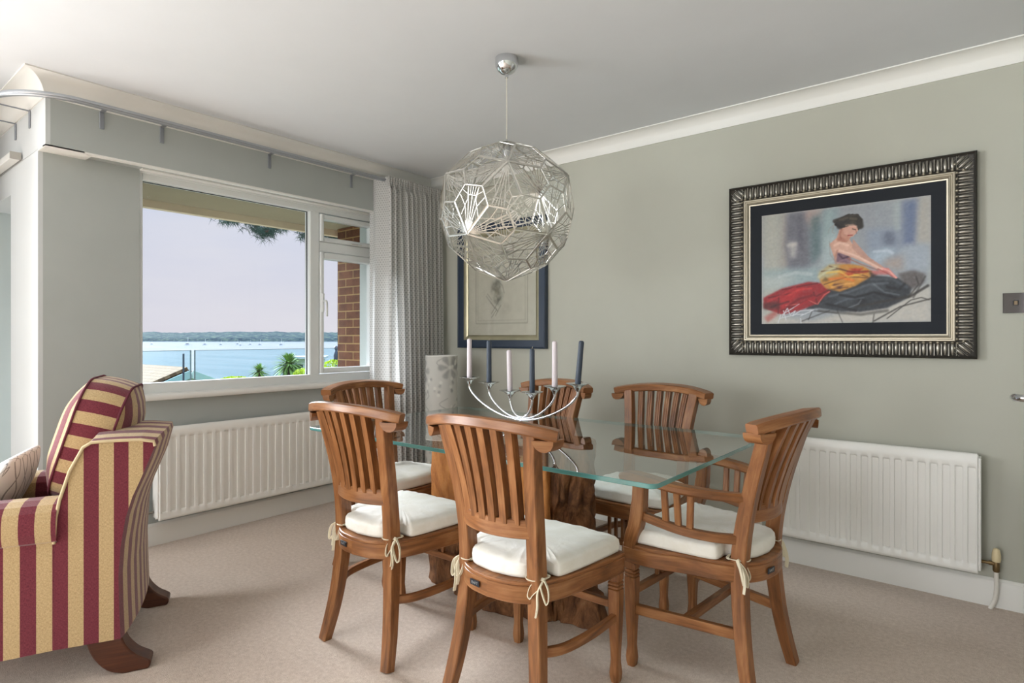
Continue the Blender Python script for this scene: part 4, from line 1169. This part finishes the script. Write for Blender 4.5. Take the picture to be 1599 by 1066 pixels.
# ------------------------------------------------------------------ striped armchair
def stripe_mat(name, half):
    a = M(name, (200, 170, 120), .92, 0, .12)
    uv = a.coord('UV'); sp = a.node('SeparateXYZ'); a.link(uv, sp.inputs[0])
    f = a.math('FRACT', a.math('DIVIDE', sp.outputs[0], 2*half)); k = a.math('LESS_THAN', f, .5)
    mp = a.node('Mapping'); mp.inputs['Scale'].default_value = (600, 130, 1); a.link(uv, mp.inputs[0]); n = a.noise(mp.outputs[0], 1, 3)
    mp2 = a.node('Mapping'); mp2.inputs['Scale'].default_value = (130, 600, 1); a.link(uv, mp2.inputs[0]); n2 = a.noise(mp2.outputs[0], 1, 3)
    nn = a.math('MULTIPLY', a.math('ADD', n, n2), .5)
    c1 = a.ramp(nn, [(.38, (172, 144, 102)), (.62, (214, 188, 144))]); c2 = a.ramp(nn, [(.38, (96, 34, 48)), (.62, (134, 62, 72))])
    a.base(a.mix(k, c1, c2)); a.bump(nn, .35, .003)
    a.b.inputs['Sheen Weight'].default_value = .35; a.b.inputs['Sheen Roughness'].default_value = .5
    return a.m
STR = stripe_mat('striped_upholstery', .0435); STR2 = stripe_mat('striped_upholstery_fine', .030)
PIPING = plain('cream_piping', (216, 196, 158), .85, 0, .2)
f3 = V(-.45, -.893, 0).normalized(); w3 = V(-.893, .45, 0).normalized()
SO = V(1.345, -2.615, 0)
sofa = thing('striped_armchair', SO, 'upholstered armchair with burgundy and cream stripes and wooden legs', 'armchair')
def L3(p, q, z): return f3*p+w3*q+V(0, 0, z)     # forward, across, up
SW = .655
# outer side / back shell: profile (p, z)
back = [(0, .13), (.004, .247), (.006, .35), (0, .449), (-.015, .55), (-.035, .62), (-.059, .678), (-.085, .745), (-.104, .795)]
topf = [(-.100, .812), (-.06, .82), (0, .822), (.05, .822), (.085, .820), (.108, .805), (.125, .77), (.145, .729), (.173, .634), (.184, .575), (.189, .488), (.190, .13)]
prof = back+topf
def off_prof(q):
    """inset of the profile near the sides to round the edges"""
    return q
def ustripe(p): return p+.0435*4.55
FRK = [min(1, max(0, (z-.45)/.34))*(1 if i < len(back)+5 else max(0, 1-(i-len(back)-4)*.25)) for i, (p, z) in enumerate(prof)]
mb = MB(); n = len(prof)
# side faces (near q=0, far q=SW)
for q in (0, SW):
    vs = [L3(p+(.075*FRK[i] if q else 0), q, z-(.055*FRK[i] if q else 0)) for i, (p, z) in enumerate(prof)]
    mb.add(vs, [tuple(range(n))], [[(ustripe(p), z) for p, z in prof]])
# wrap strip over back + top, stripes across the width; the back flares (rolls) outward to the top
NS = 25
# back surface bows a little in plan
for j in range(n-1):
    for s_ in range(NS-1):
        qs = [SW*s_/(NS-1), SW*(s_+1)/(NS-1)]
        def bp(k, q):
            p, z = prof[k]; b = 0
            if k <= len(back): b = -.028*math.sin(PI*q/SW)**.7
            bz = .026*math.sin(PI*q/SW)**.6 if k >= len(back)-1 and k < len(back)+5 else 0
            fr_ = max(0, (q/SW-.40)/.60)**2*FRK[k]
            return L3(p+b+.075*fr_, q, z+bz-.055*fr_)
        L0 = sum(math.hypot(prof[i+1][0]-prof[i][0], prof[i+1][1]-prof[i][1]) for i in range(j))
        mb.add([bp(j, qs[0]), bp(j, qs[1]), bp(j+1, qs[1]), bp(j+1, qs[0])], [(0, 1, 2, 3)], [[(qs[0]+.01, L0), (qs[1]+.01, L0), (qs[1]+.01, L0+.05), (qs[0]+.01, L0+.05)]])
bs = mb.build('back_frame', STR, sofa, ang=40)
# arms: boxed lower + rolled upper, stripes run over the arm
AL = .62
def arm(q0, q1):
    mb = MB(); p0, p1 = .19, .19+AL
    near = q0 < .2
    # lower panel
    for q in (q0, q1):
        mb.add([L3(p0, q, .13), L3(p1, q, .105), L3(p1, q, .50), L3(p0, q, .50)], [(0, 1, 2, 3)], [[(ustripe(p0), .13), (ustripe(p1), .13), (ustripe(p1), .5), (ustripe(p0), .5)]])
    mb.add([L3(p1, q0, .105), L3(p1, q1, .105), L3(p1, q1, .5), L3(p1, q0, .5)], [(0, 1, 2, 3)], [[(q0, 0), (q1, 0), (q1, 1), (q0, 1)]])
    # roll
    sec = [(q0, .492), (q0-.012, .50), (q0-.020, .53), (q0-.020, .565), (q0-.012, .598), (q0+.01, .618), (q0+.05, .628), (q1-.04, .628), (q1-.01, .615), (q1, .59), (q1, .49)]
    NP = 12; k = len(sec); acc = [0]
    for i in range(k-1): acc.append(acc[-1]+math.hypot(sec[i+1][0]-sec[i][0], sec[i+1][1]-sec[i][1]))
    for i in range(NP-1):
        a0 = p0-.01+(AL+.01)*i/(NP-1); a1 = p0-.01+(AL+.01)*(i+1)/(NP-1)
        for j in range(k-1):
            mb.add([L3(a0, *sec[j]), L3(a1, *sec[j]), L3(a1, *sec[j+1]), L3(a0, *sec[j+1])], [(0, 1, 2, 3)],
                   [[(ustripe(a0), acc[j]), (ustripe(a1), acc[j]), (ustripe(a1), acc[j+1]), (ustripe(a0), acc[j+1])]])
    mb.add([L3(p1, *s_) for s_ in sec], [tuple(range(k))], [[(s_[0], s_[1]) for s_ in sec]])
    return mb.build('armrest', STR, sofa, ang=50)
arm(0, .14); arm(SW-.14, SW)
# seat base and seat cushion
mb = MB()
def sbx(mb, p0, p1, q0, q1, z0, z1):
    c = [L3(p, q, z) for p in (p0, p1) for q in (q0, q1) for z in (z0, z1)]
    mb.add(c, [(0, 1, 3, 2), (4, 6, 7, 5), (0, 4, 5, 1), (2, 3, 7, 6), (0, 2, 6, 4), (1, 5, 7, 3)],
           [[(q0, z0), (q0, z1), (q1, z1), (q1, z0)], [(q0, z0), (q1, z0), (q1, z1), (q0, z1)], [(p0, z0), (p1, z0), (p1, z1), (p0, z1)], [(p0, z0), (p0, z1), (p1, z1), (p1, z0)], [(q0, p0), (q1, p0), (q1, p1), (q0, p1)], [(q0, p0), (q0, p1), (q1, p1), (q1, p0)]])
    return mb
sbx(mb, .05, .80, .12, SW-.12, .12, .32).build('seat_base', STR, sofa)
def pillow(cen, ax, ay, az, W, H, T, r, puff, name, mat, parent, sw=(0, 0), piping=True, nu=26, nv=22):
    """boxed cushion: ax width dir, ay height dir, az thickness dir. sw: stripe phase on faces / gusset"""
    ax, ay, az = Vector(ax), Vector(ay), Vector(az); cen = Vector(cen); mb = MB()
    def ring(n=60):
        out = []
        for cx_, cy_, a0 in ((W/2-r, H/2-r, 0), (-W/2+r, H/2-r, 90), (-W/2+r, -H/2+r, 180), (W/2-r, -H/2+r, 270)):
            for k in range(9): a = math.radians(a0+90*k/8); out.append((cx_+r*math.cos(a), cy_+r*math.sin(a)))
        return out
    def dens(R):
        o = []
        for i in range(len(R)):
            x0, y0 = R[i]; x1, y1 = R[(i+1) % len(R)]; L = math.hypot(x1-x0, y1-y0); m = max(1, int(L/.03))
            for k in range(m): o.append((x0+(x1-x0)*k/m, y0+(y1-y0)*k/m))
        return o
    R = dens(ring()); N = len(R); per = [0]
    for i in range(N): per.append(per[-1]+math.hypot(R[(i+1) % N][0]-R[i][0], R[(i+1) % N][1]-R[i][1]))
    for sgn in (1, -1):
        levels = [1, .9, .75, .55, .3, .0]; vs = []; uv = []
        for s_ in levels:
            for x, y in R:
                pz = T/2+puff*(1-s_**2.6)
                vs.append(cen+ax*x*s_+ay*y*s_+az*sgn*pz); uv.append((x*s_+sw[0], y*s_))
        fs = []; us = []
        for l in range(len(levels)-1):
            for i in range(N):
                idx = (l*N+i, l*N+(i+1) % N, (l+1)*N+(i+1) % N, (l+1)*N+i); fs.append(idx); us.append([uv[j] for j in idx])
        mb.add(vs, fs, us)
    # gusset, bowed outwards
    K = 6; vs = []; fs = []; us = []
    for k in range(K):
        q = -1+2*k/(K-1); b = 1+.018*(1-q*q)/(W)*.8
        for x, y in R: vs.append(cen+ax*x*b+ay*y*b+az*q*T/2)
    for k in range(K-1):
        for i in range(N):
            fs.append((k*N+i, k*N+(i+1) % N, (k+1)*N+(i+1) % N, (k+1)*N+i))
            us.append([(per[i]+sw[1], k*.03), (per[i+1]+sw[1], k*.03), (per[i+1]+sw[1], k*.03+.03), (per[i]+sw[1], k*.03+.03)])
    mb.add(vs, fs, us)
    ob = mb.build(name, mat, parent, ang=55)
    if piping:
        pm = MB()
        for sgn in (1, -1): pm.tube([cen+ax*x*1.004+ay*y*1.004+az*sgn*T/2 for x, y in R], .0045, 6, closed=True)
        pm.build('piping', piping if not isinstance(piping, bool) else PIPING, ob, ang=70)
    return ob
pillow(L3(.43, SW/2, .385), w3, f3, (0, 0, 1), SW-.30, .56, .12, .04, .02, 'seat_pad', STR, sofa, (.02, 0))
BURG = plain('burgundy_piping', (100, 36, 52), .85)
up = (f3*-.30+V(0, 0, 1)).normalized(); out = w3.cross(up).normalized()
if out.dot(f3) < 0: out = -out
bc = thing('back_cushion', SO, 'plump striped back cushion leaning against the back of the armchair', 'cushion')
pillow(L3(.125, SW/2+.01, .795), w3, up, out, .42, .44, .135, .12, .065, 'cushion_pad', STR, bc, (.012, .02), BURG)
# piping along the wing
for q in (-.002, SW+.002):
    mb = MB(); kk = range(len(back)-1, len(back)+11); sgn_ = 1 if q > .3 else 0
    mb.tube([L3(prof[i][0]+.075*FRK[i]*sgn_, q, prof[i][1]-.055*FRK[i]*sgn_) for i in kk], .0055, 8)
    mb.build('piping', PIPING, sofa, ang=70)
# splayed legs
lp_ = bez([(.105, .135, 0), (.085, .075, 0), (.045, .022, 0), (-.002, .0, 0), (-.04, 0, 0), (-.082, .0, 0)], 4)+bez([(-.088, .012, 0), (-.085, .030, 0), (-.045, .058, 0), (-.015, .095, 0), (.0, .135, 0)], 4)
for q in (.012, SW-.092):
    n_ = len(lp_); vs = [L3(p.x, q, p.y) for p in lp_]+[L3(p.x, q+.08, p.y) for p in lp_]
    ob = MB().add(vs, [tuple(range(n_)), tuple(range(2*n_-1, n_-1, -1))]+[(j, (j+1) % n_, n_+(j+1) % n_, n_+j) for j in range(n_)], [[(v.z, v.x) for v in vs[:n_]], [(v.z, v.x) for v in vs[:n_]]]+[[(0, j*.02), (0, j*.02+.02), (.08, j*.02+.02), (.08, j*.02)] for j in range(n_)]).build('leg', W_DARK, sofa, ang=50)
    md = ob.modifiers.new('bevel', 'BEVEL'); md.width = .006; md.segments = 2; md.limit_method = 'ANGLE'
for q in (.05, SW-.06):
    MB().sweep([L3(.76, q, .12), L3(.77, q, 0)], [.06, .04], [.06, .04], w3, .005).build('leg', W_DARK, sofa)

# throw pillow on the seat
def wave_mat():
    a = M('wave_print_fabric', (240, 236, 234), .85, 0, .2)
    uv = a.coord('UV'); sp = a.node('SeparateXYZ'); a.link(uv, sp.inputs[0])
    def ln(ph, sgn):
        s_ = a.math('SINE', a.math('ADD', a.math('MULTIPLY', sp.outputs[1], 24), ph))
        x = a.math('ADD', a.math('MULTIPLY', sp.outputs[0], 13), a.math('MULTIPLY', s_, .36*sgn))
        return a.math('LESS_THAN', a.math('ABSOLUTE', a.math('SUBTRACT', a.math('FRACT', x), .5)), .05)
    k = a.math('MAXIMUM', ln(0, 1), ln(.6, -1))
    a.base(a.mix(a.math('MULTIPLY', k, .85), (242, 238, 236), (140, 134, 132)))
    a.b.inputs['Sheen Weight'].default_value = .3
    return a.m
tp = thing('throw_pillow', SO, 'pale throw pillow with wavy grey lines on the striped armchair seat', 'pillow')
u2 = (f3*-.55+V(0, 0, 1)).normalized(); o2 = w3.cross(u2).normalized()
pillow(L3(.44, SW/2+.0, .59), w3, u2, o2, .38, .36, .02, .06, .055, 'pillow_cover', wave_mat(), tp, (0, 0), False)

# ------------------------------------------------------------------ outside
def brick_mat():
    a = M('brown_brick', (120, 70, 50), .85, 0, .2)
    c = a.node('TexCoord'); s = a.node('SeparateXYZ'); a.link(c.outputs['Object'], s.inputs[0])
    cb = a.node('CombineXYZ'); a.link(a.math('ADD', s.outputs[0], s.outputs[1]), cb.inputs[0]); a.link(s.outputs[2], cb.inputs[1])
    b = a.node('TexBrick'); a.link(cb.outputs[0], b.inputs['Vector'])
    b.offset = .5; b.inputs['Scale'].default_value = 1; b.inputs['Brick Width'].default_value = .225; b.inputs['Row Height'].default_value = .075
    b.inputs['Mortar Size'].default_value = .006; b.inputs['Mortar Smooth'].default_value = .2
    b.inputs['Color1'].default_value = s2l((94, 58, 42))+(1,); b.inputs['Color2'].default_value = s2l((116, 74, 52))+(1,); b.inputs['Mortar'].default_value = s2l((172, 142, 92))+(1,)
    n = a.noise(c.outputs['Object'], 9, 4); a.base(a.mix(.35, b.outputs[0], a.ramp(n, [(.3, (64, 40, 32)), (.7, (140, 96, 66))])))
    a.bump(a.math('SUBTRACT', 1, b.outputs['Fac']), .6, .01); return a.m
sbox('trim_pier', -1.09, -.74, -.05, .28, -3, 2.2, brick_mat())
sbox('trim_return', -.74, -.28, -.045, .28, -3, 2.2, plain('grey_render', (150, 158, 160), .8))
EAVE = plain('eave_board_lit', (196, 180, 152), .7, 0, .2, .03)  # reflected light on the beam is put into this paler colour
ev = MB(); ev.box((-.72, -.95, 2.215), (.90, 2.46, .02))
struct(ev.build('trim_soffit', plain('soffit_board_shaded', (142, 131, 108), .8, 0, .2, .03)))  # under-eave shade is put into this darker colour
struct(MB().box((-1.20, -.95, 2.20), (.06, 2.46, .10)).build('trim_eave', EAVE))
sbox('trim_roof', -1.3, -.29, -2.19, 1.0, 2.30, 2.60, plain('roof_edge', (110, 96, 84), .8))
# balcony
bal = thing('glass_balustrade', (-2.68, 0, 0), 'frameless clear glass balustrade outside the window', 'balustrade')
sbox('balcony_floor', -2.75, -.28, -7.5, 2.5, -.25, -.06, plain('balcony_paving', (150, 146, 140), .8))
BGL = thin_glass('balustrade_glass', (232, 242, 244), 1.3); BEDG = plain('glass_end', (84, 106, 108), .3)
jy = -1.05
# joint seen at u~302
for y0, y1 in ((-6.4, -3.6), (-3.58, -.705), (-.672, 1.8)):
    p = MB().box((0, (y0+y1)/2, .49), (.014, y1-y0, 1.12)).build('glass_panel', BGL, bal)
    q = MB(); q.box((0, y0+.004, .49), (.016, .008, 1.122)); q.box((0, y1-.004, .49), (.016, .008, 1.122)); q.box((0, (y0+y1)/2, 1.048), (.016, y1-y0, .005)); q.build('glass_edge', BEDG, p)
MB().box((0, -2.3, -.10), (.06, 8.4, .12)).build('base_channel', ALU, bal)

def ray(u, v, d):
    R = V(.7771, .6293, 0); return CAM+(FWD+R*((u-799.5)/927)-V(0, 0, 1)*((v-527)/927))*d
# water, far shore, sloping ground
def water_mat():
    a = M('sea_water', (150, 186, 192), .18, 0, .5)
    v = a.coord('Object', (.004, .03, 1)); n = a.noise(v, 1.2, 4, .55, .6)
    a.base(a.ramp(n, [(.35, (104, 128, 134)), (.55, (124, 140, 144)), (.7, (138, 148, 152))]))
    v2 = a.coord('Object', (1, 1, 1)); a.bump(a.noise(v2, .25, 3), .25, .5); return a.m
wt = MB().add([ray(-1500, 900, 1)*0+V(-6000, -3000, -15), V(-40, -3000, -15), V(-40, 6000, -15), V(-6000, 6000, -15)], [(0, 1, 2, 3)]).build('sea', water_mat(), ang=None)
struct(wt)
gd = MB().grid(lambda u, v: (-2.9-u*75, -120+v*240, -3.2-u*13+.6*mnoise.noise(V(u*9, v*16, 0))), 30, 60).build('hillside_ground', plain('hillside_grass', (72, 84, 46), .9, 0, .1, .25), ang=60); struct(gd)
def shore():
    a = M('hazed_wooded_shore', (86, 116, 112), .95, 0, .05)
    v = a.coord('Object', (1, 1, 1.6)); n = a.noise(v, .045, 7, .7)
    a.base(a.ramp(n, [(.36, (26, 44, 58)), (.5, (50, 70, 74)), (.66, (86, 102, 88))])); a.bump(n, .8, 10); return a.m  # slight distance haze mixed into the bluish greens
def shf2(u, v):
    uu = -200+u*1500; d = 2450+v*260
    hgt = 42*(v**.55)*(1+.16*mnoise.noise(V(u*14, 0, 0))+.09*mnoise.noise(V(u*70, v*3, 1))+.05*mnoise.noise(V(u*260, v*9, 3)))
    p = ray(uu, 527, d); return (p.x, p.y, -15.2+hgt)
sh = MB().grid(shf2, 700, 9).build('far_shore_woods', shore(), ang=None); tag(sh, 'low wooded shoreline across the water', 'woods', kind='stuff')

# boats
BW = plain('boat_hull', (236, 236, 238), .4); BD = plain('boat_dark', (70, 76, 90), .5)
def boat(u, v, L, label, mast=True):
    d = (1.18+15)*927/(v-527); p = ray(u, v, d); p.z = -15
    t = thing('moored_boat', p, label, 'boat', 1.1, 'boats moored on the water')
    s = L; secs = []
    for k in range(9):
        q = k/8; wdt = s*.16*math.sin(PI*min(1, q*.78+.22)); secs.append((-s/2+s*q, wdt))
    vs = []; 
    for x, wd in secs: vs += [(x, -wd, s*.16), (x, -wd*.6, -.1), (x, wd*.6, -.1), (x, wd, s*.16)]
    fs = [(i*4+j, (i+1)*4+j, (i+1)*4+(j+1) % 4, i*4+(j+1) % 4) for i in range(8) for j in range(4)]+[(3, 2, 1, 0), (32, 33, 34, 35)]
    MB().add(vs, fs).build('hull', BW, t, ang=40)
    MB().box((-.05*s, 0, s*.22), (s*.4, s*.18, s*.13), ch=.1).build('cabin', BD, t)
    if mast: MB().tube([(.05*s, 0, s*.16), (.05*s, 0, s*1.25)], s*.012, 6).build('mast', BW, t)
for u, v, L, lab in ((293, 539, 9, 'largest white boat, nearest on the left of the moored boats'), (320, 538.7, 7, 'small white boat next right of the largest one on the water'), (345, 538.7, 6, 'small white boat in the middle of the moored boats'),
                     (371, 538, 6, 'first of two small boats moored close together on the water'), (375.5, 539.6, 5, 'second of two small boats moored close together on the water'),
                     (391, 538.6, 6, 'small boat between the close pair and the right-hand boats'), (406, 539, 7, 'white sailboat second from the right on the water'), (439, 539.2, 7.5, 'rightmost white boat seen through the big window pane'), (237, 538, 5, 'tiny boat at the far left edge of the window view')):
    boat(u, v, L*1.5, lab)

# neighbouring house: pantile roof with gable
def tile_mat():
    a = M('pantile_roof', (205, 165, 128), .85, 0, .15)
    v = a.coord('UV'); b = a.node('TexBrick'); a.link(v, b.inputs['Vector']); b.inputs['Scale'].default_value = 1
    b.inputs['Brick Width'].default_value = .30; b.inputs['Row Height'].default_value = .22; b.inputs['Mortar Size'].default_value = .015
    b.inputs['Color1'].default_value = s2l((150, 116, 88))+(1,); b.inputs['Color2'].default_value = s2l((166, 132, 102))+(1,); b.inputs['Mortar'].default_value = s2l((112, 84, 62))+(1,)
    a.base(b.outputs[0]); return a.m
D = 24.0
apexg = ray(294, 577, D); e1 = ray(236, 600, D-1.0); e2 = ray(352, 597, D+1.0)
zE = apexg.z-1.25
gdir = (e2-e1); gdir.z = 0; gdir.normalize()
hw = 2.9
back_ = V(-.55, -.83, 0).normalized()      # ridge runs back to the left
back_ = (ray(150, 573, 30)-apexg); back_.z = 0; back_.normalize()
hs = thing('neighbour_house', (apexg.x, apexg.y, -8), 'neighbouring house with orange tiled gable roof below the window', 'house')
def hl(p): return Vector(p)-Vector((apexg.x, apexg.y, -8))
A = apexg; EL = A-gdir*hw; EL.z = zE; ER = A+gdir*hw; ER.z = zE
BA = A+back_*10; BL = EL+back_*10; BR = ER+back_*10
mb = MB(); mb.add([hl(x) for x in (EL, A, BA, BL)], [(0, 1, 2, 3)], [[(0, 0), (0, 3.1), (10, 3.1), (10, 0)]]); mb.add([hl(x) for x in (ER, A, BA, BR)], [(0, 3, 2, 1)], [[(0, 0), (10, 0), (10, 3.1), (0, 3.1)]])
o = mb.build('roof', tile_mat(), hs, ang=None); md = o.modifiers.new('solid', 'SOLIDIFY'); md.thickness = .12
TEAL = plain('pale_teal_board', (172, 200, 200), .5); GRN = plain('sage_gable', (136, 152, 128), .8)
fr = -back_*.25
mb = MB()
for a_, b_ in ((EL, A), (A, ER)): mb.sweep([hl(a_+fr-V(0, 0, .16)), hl(b_+fr-V(0, 0, .16))], .30, .05, V(0, 0, 1), .005)
mb.build('fascia_board', TEAL, hs)
g = [EL-V(0, 0, .2), A-V(0, 0, .2), ER-V(0, 0, .2), V(ER.x, ER.y, -8), V(EL.x, EL.y, -8)]
gb = [x+back_*9.8 for x in g]
mb = MB().add([hl(x) for x in g]+[hl(x) for x in gb], [(0, 1, 2, 3, 4), (9, 8, 7, 6, 5), (0, 4, 9, 5), (2, 7, 8, 3), (3, 8, 9, 4)]); mb.build('house_wall', GRN, hs, ang=None)
# skylight on the slope facing the camera
sA = EL*.55+A*.45; dn = (A-EL).normalized(); nrm = dn.cross(back_).normalized(); nrm = nrm if nrm.z > 0 else -nrm
c_ = hl(sA+back_*2.6+nrm*.06)
mb = MB(); q_ = [c_+back_*x*.75+dn*y*.42 for x, y in ((-1, -1), (1, -1), (1, 1), (-1, 1))]
mb.add([v+nrm*.05 for v in q_]+[v-nrm*.02 for v in q_], [(0, 1, 2, 3), (7, 6, 5, 4), (0, 4, 5, 1), (1, 5, 6, 2), (2, 6, 7, 3), (3, 7, 4, 0)])
mb.build('skylight', plain('skylight_glass', (206, 218, 228), .1, 0, .8), hs)
mb = MB(); 
for i in range(4): mb.sweep([q_[i]+nrm*.05, q_[(i+1) % 4]+nrm*.05], .05, .03, nrm, 0)
mb.build('skylight_frame', plain('skylight_frame_dark', (70, 76, 80), .5), hs)
pp = ray(286.5, 577, 22); po = thing('flag_pole', (pp.x, pp.y, -8), 'thin dark pole rising behind the tiled roof', 'pole')
MB().tube([(0, 0, 0), (0, 0, ray(286.5, 552, 22).z+8)], .035, 8).build('pole_shaft', BD, po)

# white flat-roofed house at right of the big pane
hp = ray(481, 560, 60)
h2 = thing('white_house', (hp.x, hp.y, -8), 'small white flat-roofed house behind the palms', 'house', .9)
HT = ray(481, 557, 60).z+8
MB().box((0, .8, HT/2-.1), (2.9, 3, HT-.2)).build('house_wall', plain('white_render', (226, 230, 232), .8), h2)
MB().box((0, .6, HT-.05), (3.6, 3.8, .22), ch=.02).build('flat_roof', plain('flat_roof_edge', (206, 210, 214), .7), h2)
for x in (-.8, .7): MB().box((x, -.72, HT-1.3), (.8, .06, 1.2)).build('window_opening', BD, h2)

# palms
LEAF = plain('palm_leaf', (122, 150, 74), .6, 0, .3, .25); TRUNK = plain('palm_trunk', (88, 74, 58), .9, 0, .1, .1)
YEL = plain('golden_shrub_leaf', (196, 208, 52), .7, 0, .2, .2); GRNL = plain('shrub_leaf', (84, 110, 50), .7, 0, .2, .2)
def palm(u, v, d, r, label, seed, n=90):
    p = ray(u, v, d); t = thing('palm_tree', (p.x, p.y, -8), label, 'palm', 0, 'palms below the window')
    hgt = p.z+8; rr = random.Random(seed); mb = MB()
    MB().tube([(0, 0, 0), (.05, 0, hgt*.5), (0, 0, hgt)], [.16, .13, .1], 8).build('trunk', TRUNK, t)
    for k in range(n):
        a = rr.uniform(0, 2*PI); el = rr.uniform(-.7, 1.45); L = r*rr.uniform(.75, 1.1)
        d0 = V(math.cos(a)*math.cos(el), math.sin(a)*math.cos(el), math.sin(el))
        pts = []
        for j in range(5):
            q = j/4; pts.append(V(0, 0, hgt)+d0*L*q-V(0, 0, 1)*L*.35*q*q)
        sd = d0.cross(V(0, 0, 1)).normalized() if abs(d0.z) < .98 else V(1, 0, 0)
        wds = [.04*r, .10*r, .09*r, .06*r, .008*r]
        mb.sweep(pts, wds, .004*r, sd, 0, caps=False)
    mb.build('fronds', LEAF, t, ang=None)
palm(451, 569, 26, .82, 'larger palm with dense narrow fronds outside the window', 4, 260)
palm(405, 580, 27, .60, 'smaller palm left of the bigger one outside the window', 8, 150)
def bush(u, v, d, r, rz_, label, mat, seed, n=900, name='shrub'):
    p = ray(u, v, d); t = thing(name, (p.x, p.y, -8), label, 'shrub', 0, 'shrubs below the window'); rr = random.Random(seed); mb = MB()
    for k in range(n):
        a = rr.uniform(0, 2*PI); z = rr.uniform(-1, 1); q = rr.uniform(.7, 1)**.5; s_ = math.sqrt(1-z*z)
        c = V(math.cos(a)*s_*r*q*1.15, math.sin(a)*s_*r*q*1.15, p.z+8-rz_*.3+z*rz_*q*(1 if z > 0 else 7))
        b = r*rr.uniform(.07, .13); x = V(rr.gauss(0, 1), rr.gauss(0, 1), rr.gauss(0, 1)).normalized(); y = x.orthogonal().normalized()
        mb.add([c-x*b, c-y*b*.5, c+x*b, c+y*b*.5], [(0, 1, 2, 3)])
    mb.build('foliage', mat, t, ang=None)
    MB().tube([(0, 0, 0), (0, 0, p.z+8-rz_*.4)], r*.08, 6).build('stem', TRUNK, t)
bush(524, 572, 15, .30, .27, 'golden green shrub seen through the narrow side window', YEL, 1)
bush(473, 582, 20, .28, .22, 'golden shrub right of the palms at the edge of the big pane', YEL, 2)
bush(366, 592, 24, .50, .16, 'low yellow-green shrub just above the window sill line', YEL, 3)
# figure-shaped dark ornament on the balustrade line
fp = ray(525, 549, 30)
fg = thing('garden_statue', (fp.x, fp.y, -8), 'small dark statue silhouette above the golden shrub', 'statue')
MB().tube([(0, 0, 0), (0, 0, fp.z+7.6)], .05, 8).build('post', BD, fg)
MB().lathe([(0, 0), (.12, 0), (.14, .25), (.09, .45), (.05, .52), (.09, .60), (.09, .70), (0, .76)], (0, 0, fp.z+7.55), 12).build('figure', BD, fg, ang=60)

# pine tree: branch tips hang below the eave
PINE = plain('pine_needle', (56, 76, 66), .7, 0, .2, .3); BARK = plain('pine_bark', (92, 70, 56), .9)
tp0 = ray(640, 470, 13); pn_ = thing('pine_tree', (tp0.x, tp0.y, -4), 'tall dark green pine whose branch tips hang into the top of the window view', 'tree')
MB().tube([(0, 0, 0), (.1, 0, 4), (-.05, 0, 9)], [.22, .18, .1], 10).build('trunk', BARK, pn_)
rr = random.Random(11); mb = MB(); br = MB()
def cluster(u, v, d, r, n):
    r *= .8; n = int(n*.5); c = ray(u, v, d)-Vector((tp0.x, tp0.y, -4))
    st = V(0, 0, c.z+.9); br.tube(bez([st, st*.5+c*.5+V(0, 0, .35), c], 5), [.05]*5+[.02]*6, 5)
    for k in range(n):
        q = c+V(rr.gauss(0, r*.55), rr.gauss(0, r*.55), rr.gauss(0, r*.3))
        for j in range(9):
            dd = V(rr.gauss(0, 1), rr.gauss(0, 1), rr.gauss(-.35, .8)).normalized()*.12; s_ = dd.orthogonal().normalized()*.0035
            mb.add([q-s_, q+s_, q+dd], [(0, 1, 2)])
for a in ((353, 342, 9.5, .16, 60), (363, 344, 9.5, .14, 50), (398, 353, 9.5, .22, 110), (415, 362, 9.5, .18, 110), (408, 360, 9.6, .16, 70), (432, 357, 9.6, .16, 50), (450, 352, 9.8, .13, 30), (440, 345, 10, .3, 60), (476, 368, 9.8, .13, 70), (482, 360, 9.8, .18, 80),
          (506, 362, 10, .16, 70), (518, 366, 10, .16, 80), (530, 366, 10, .2, 90), (515, 358, 10.2, .2, 80)):
    cluster(*a)
mb.build('needles', PINE, pn_, ang=None); br.build('branches', BARK, pn_)
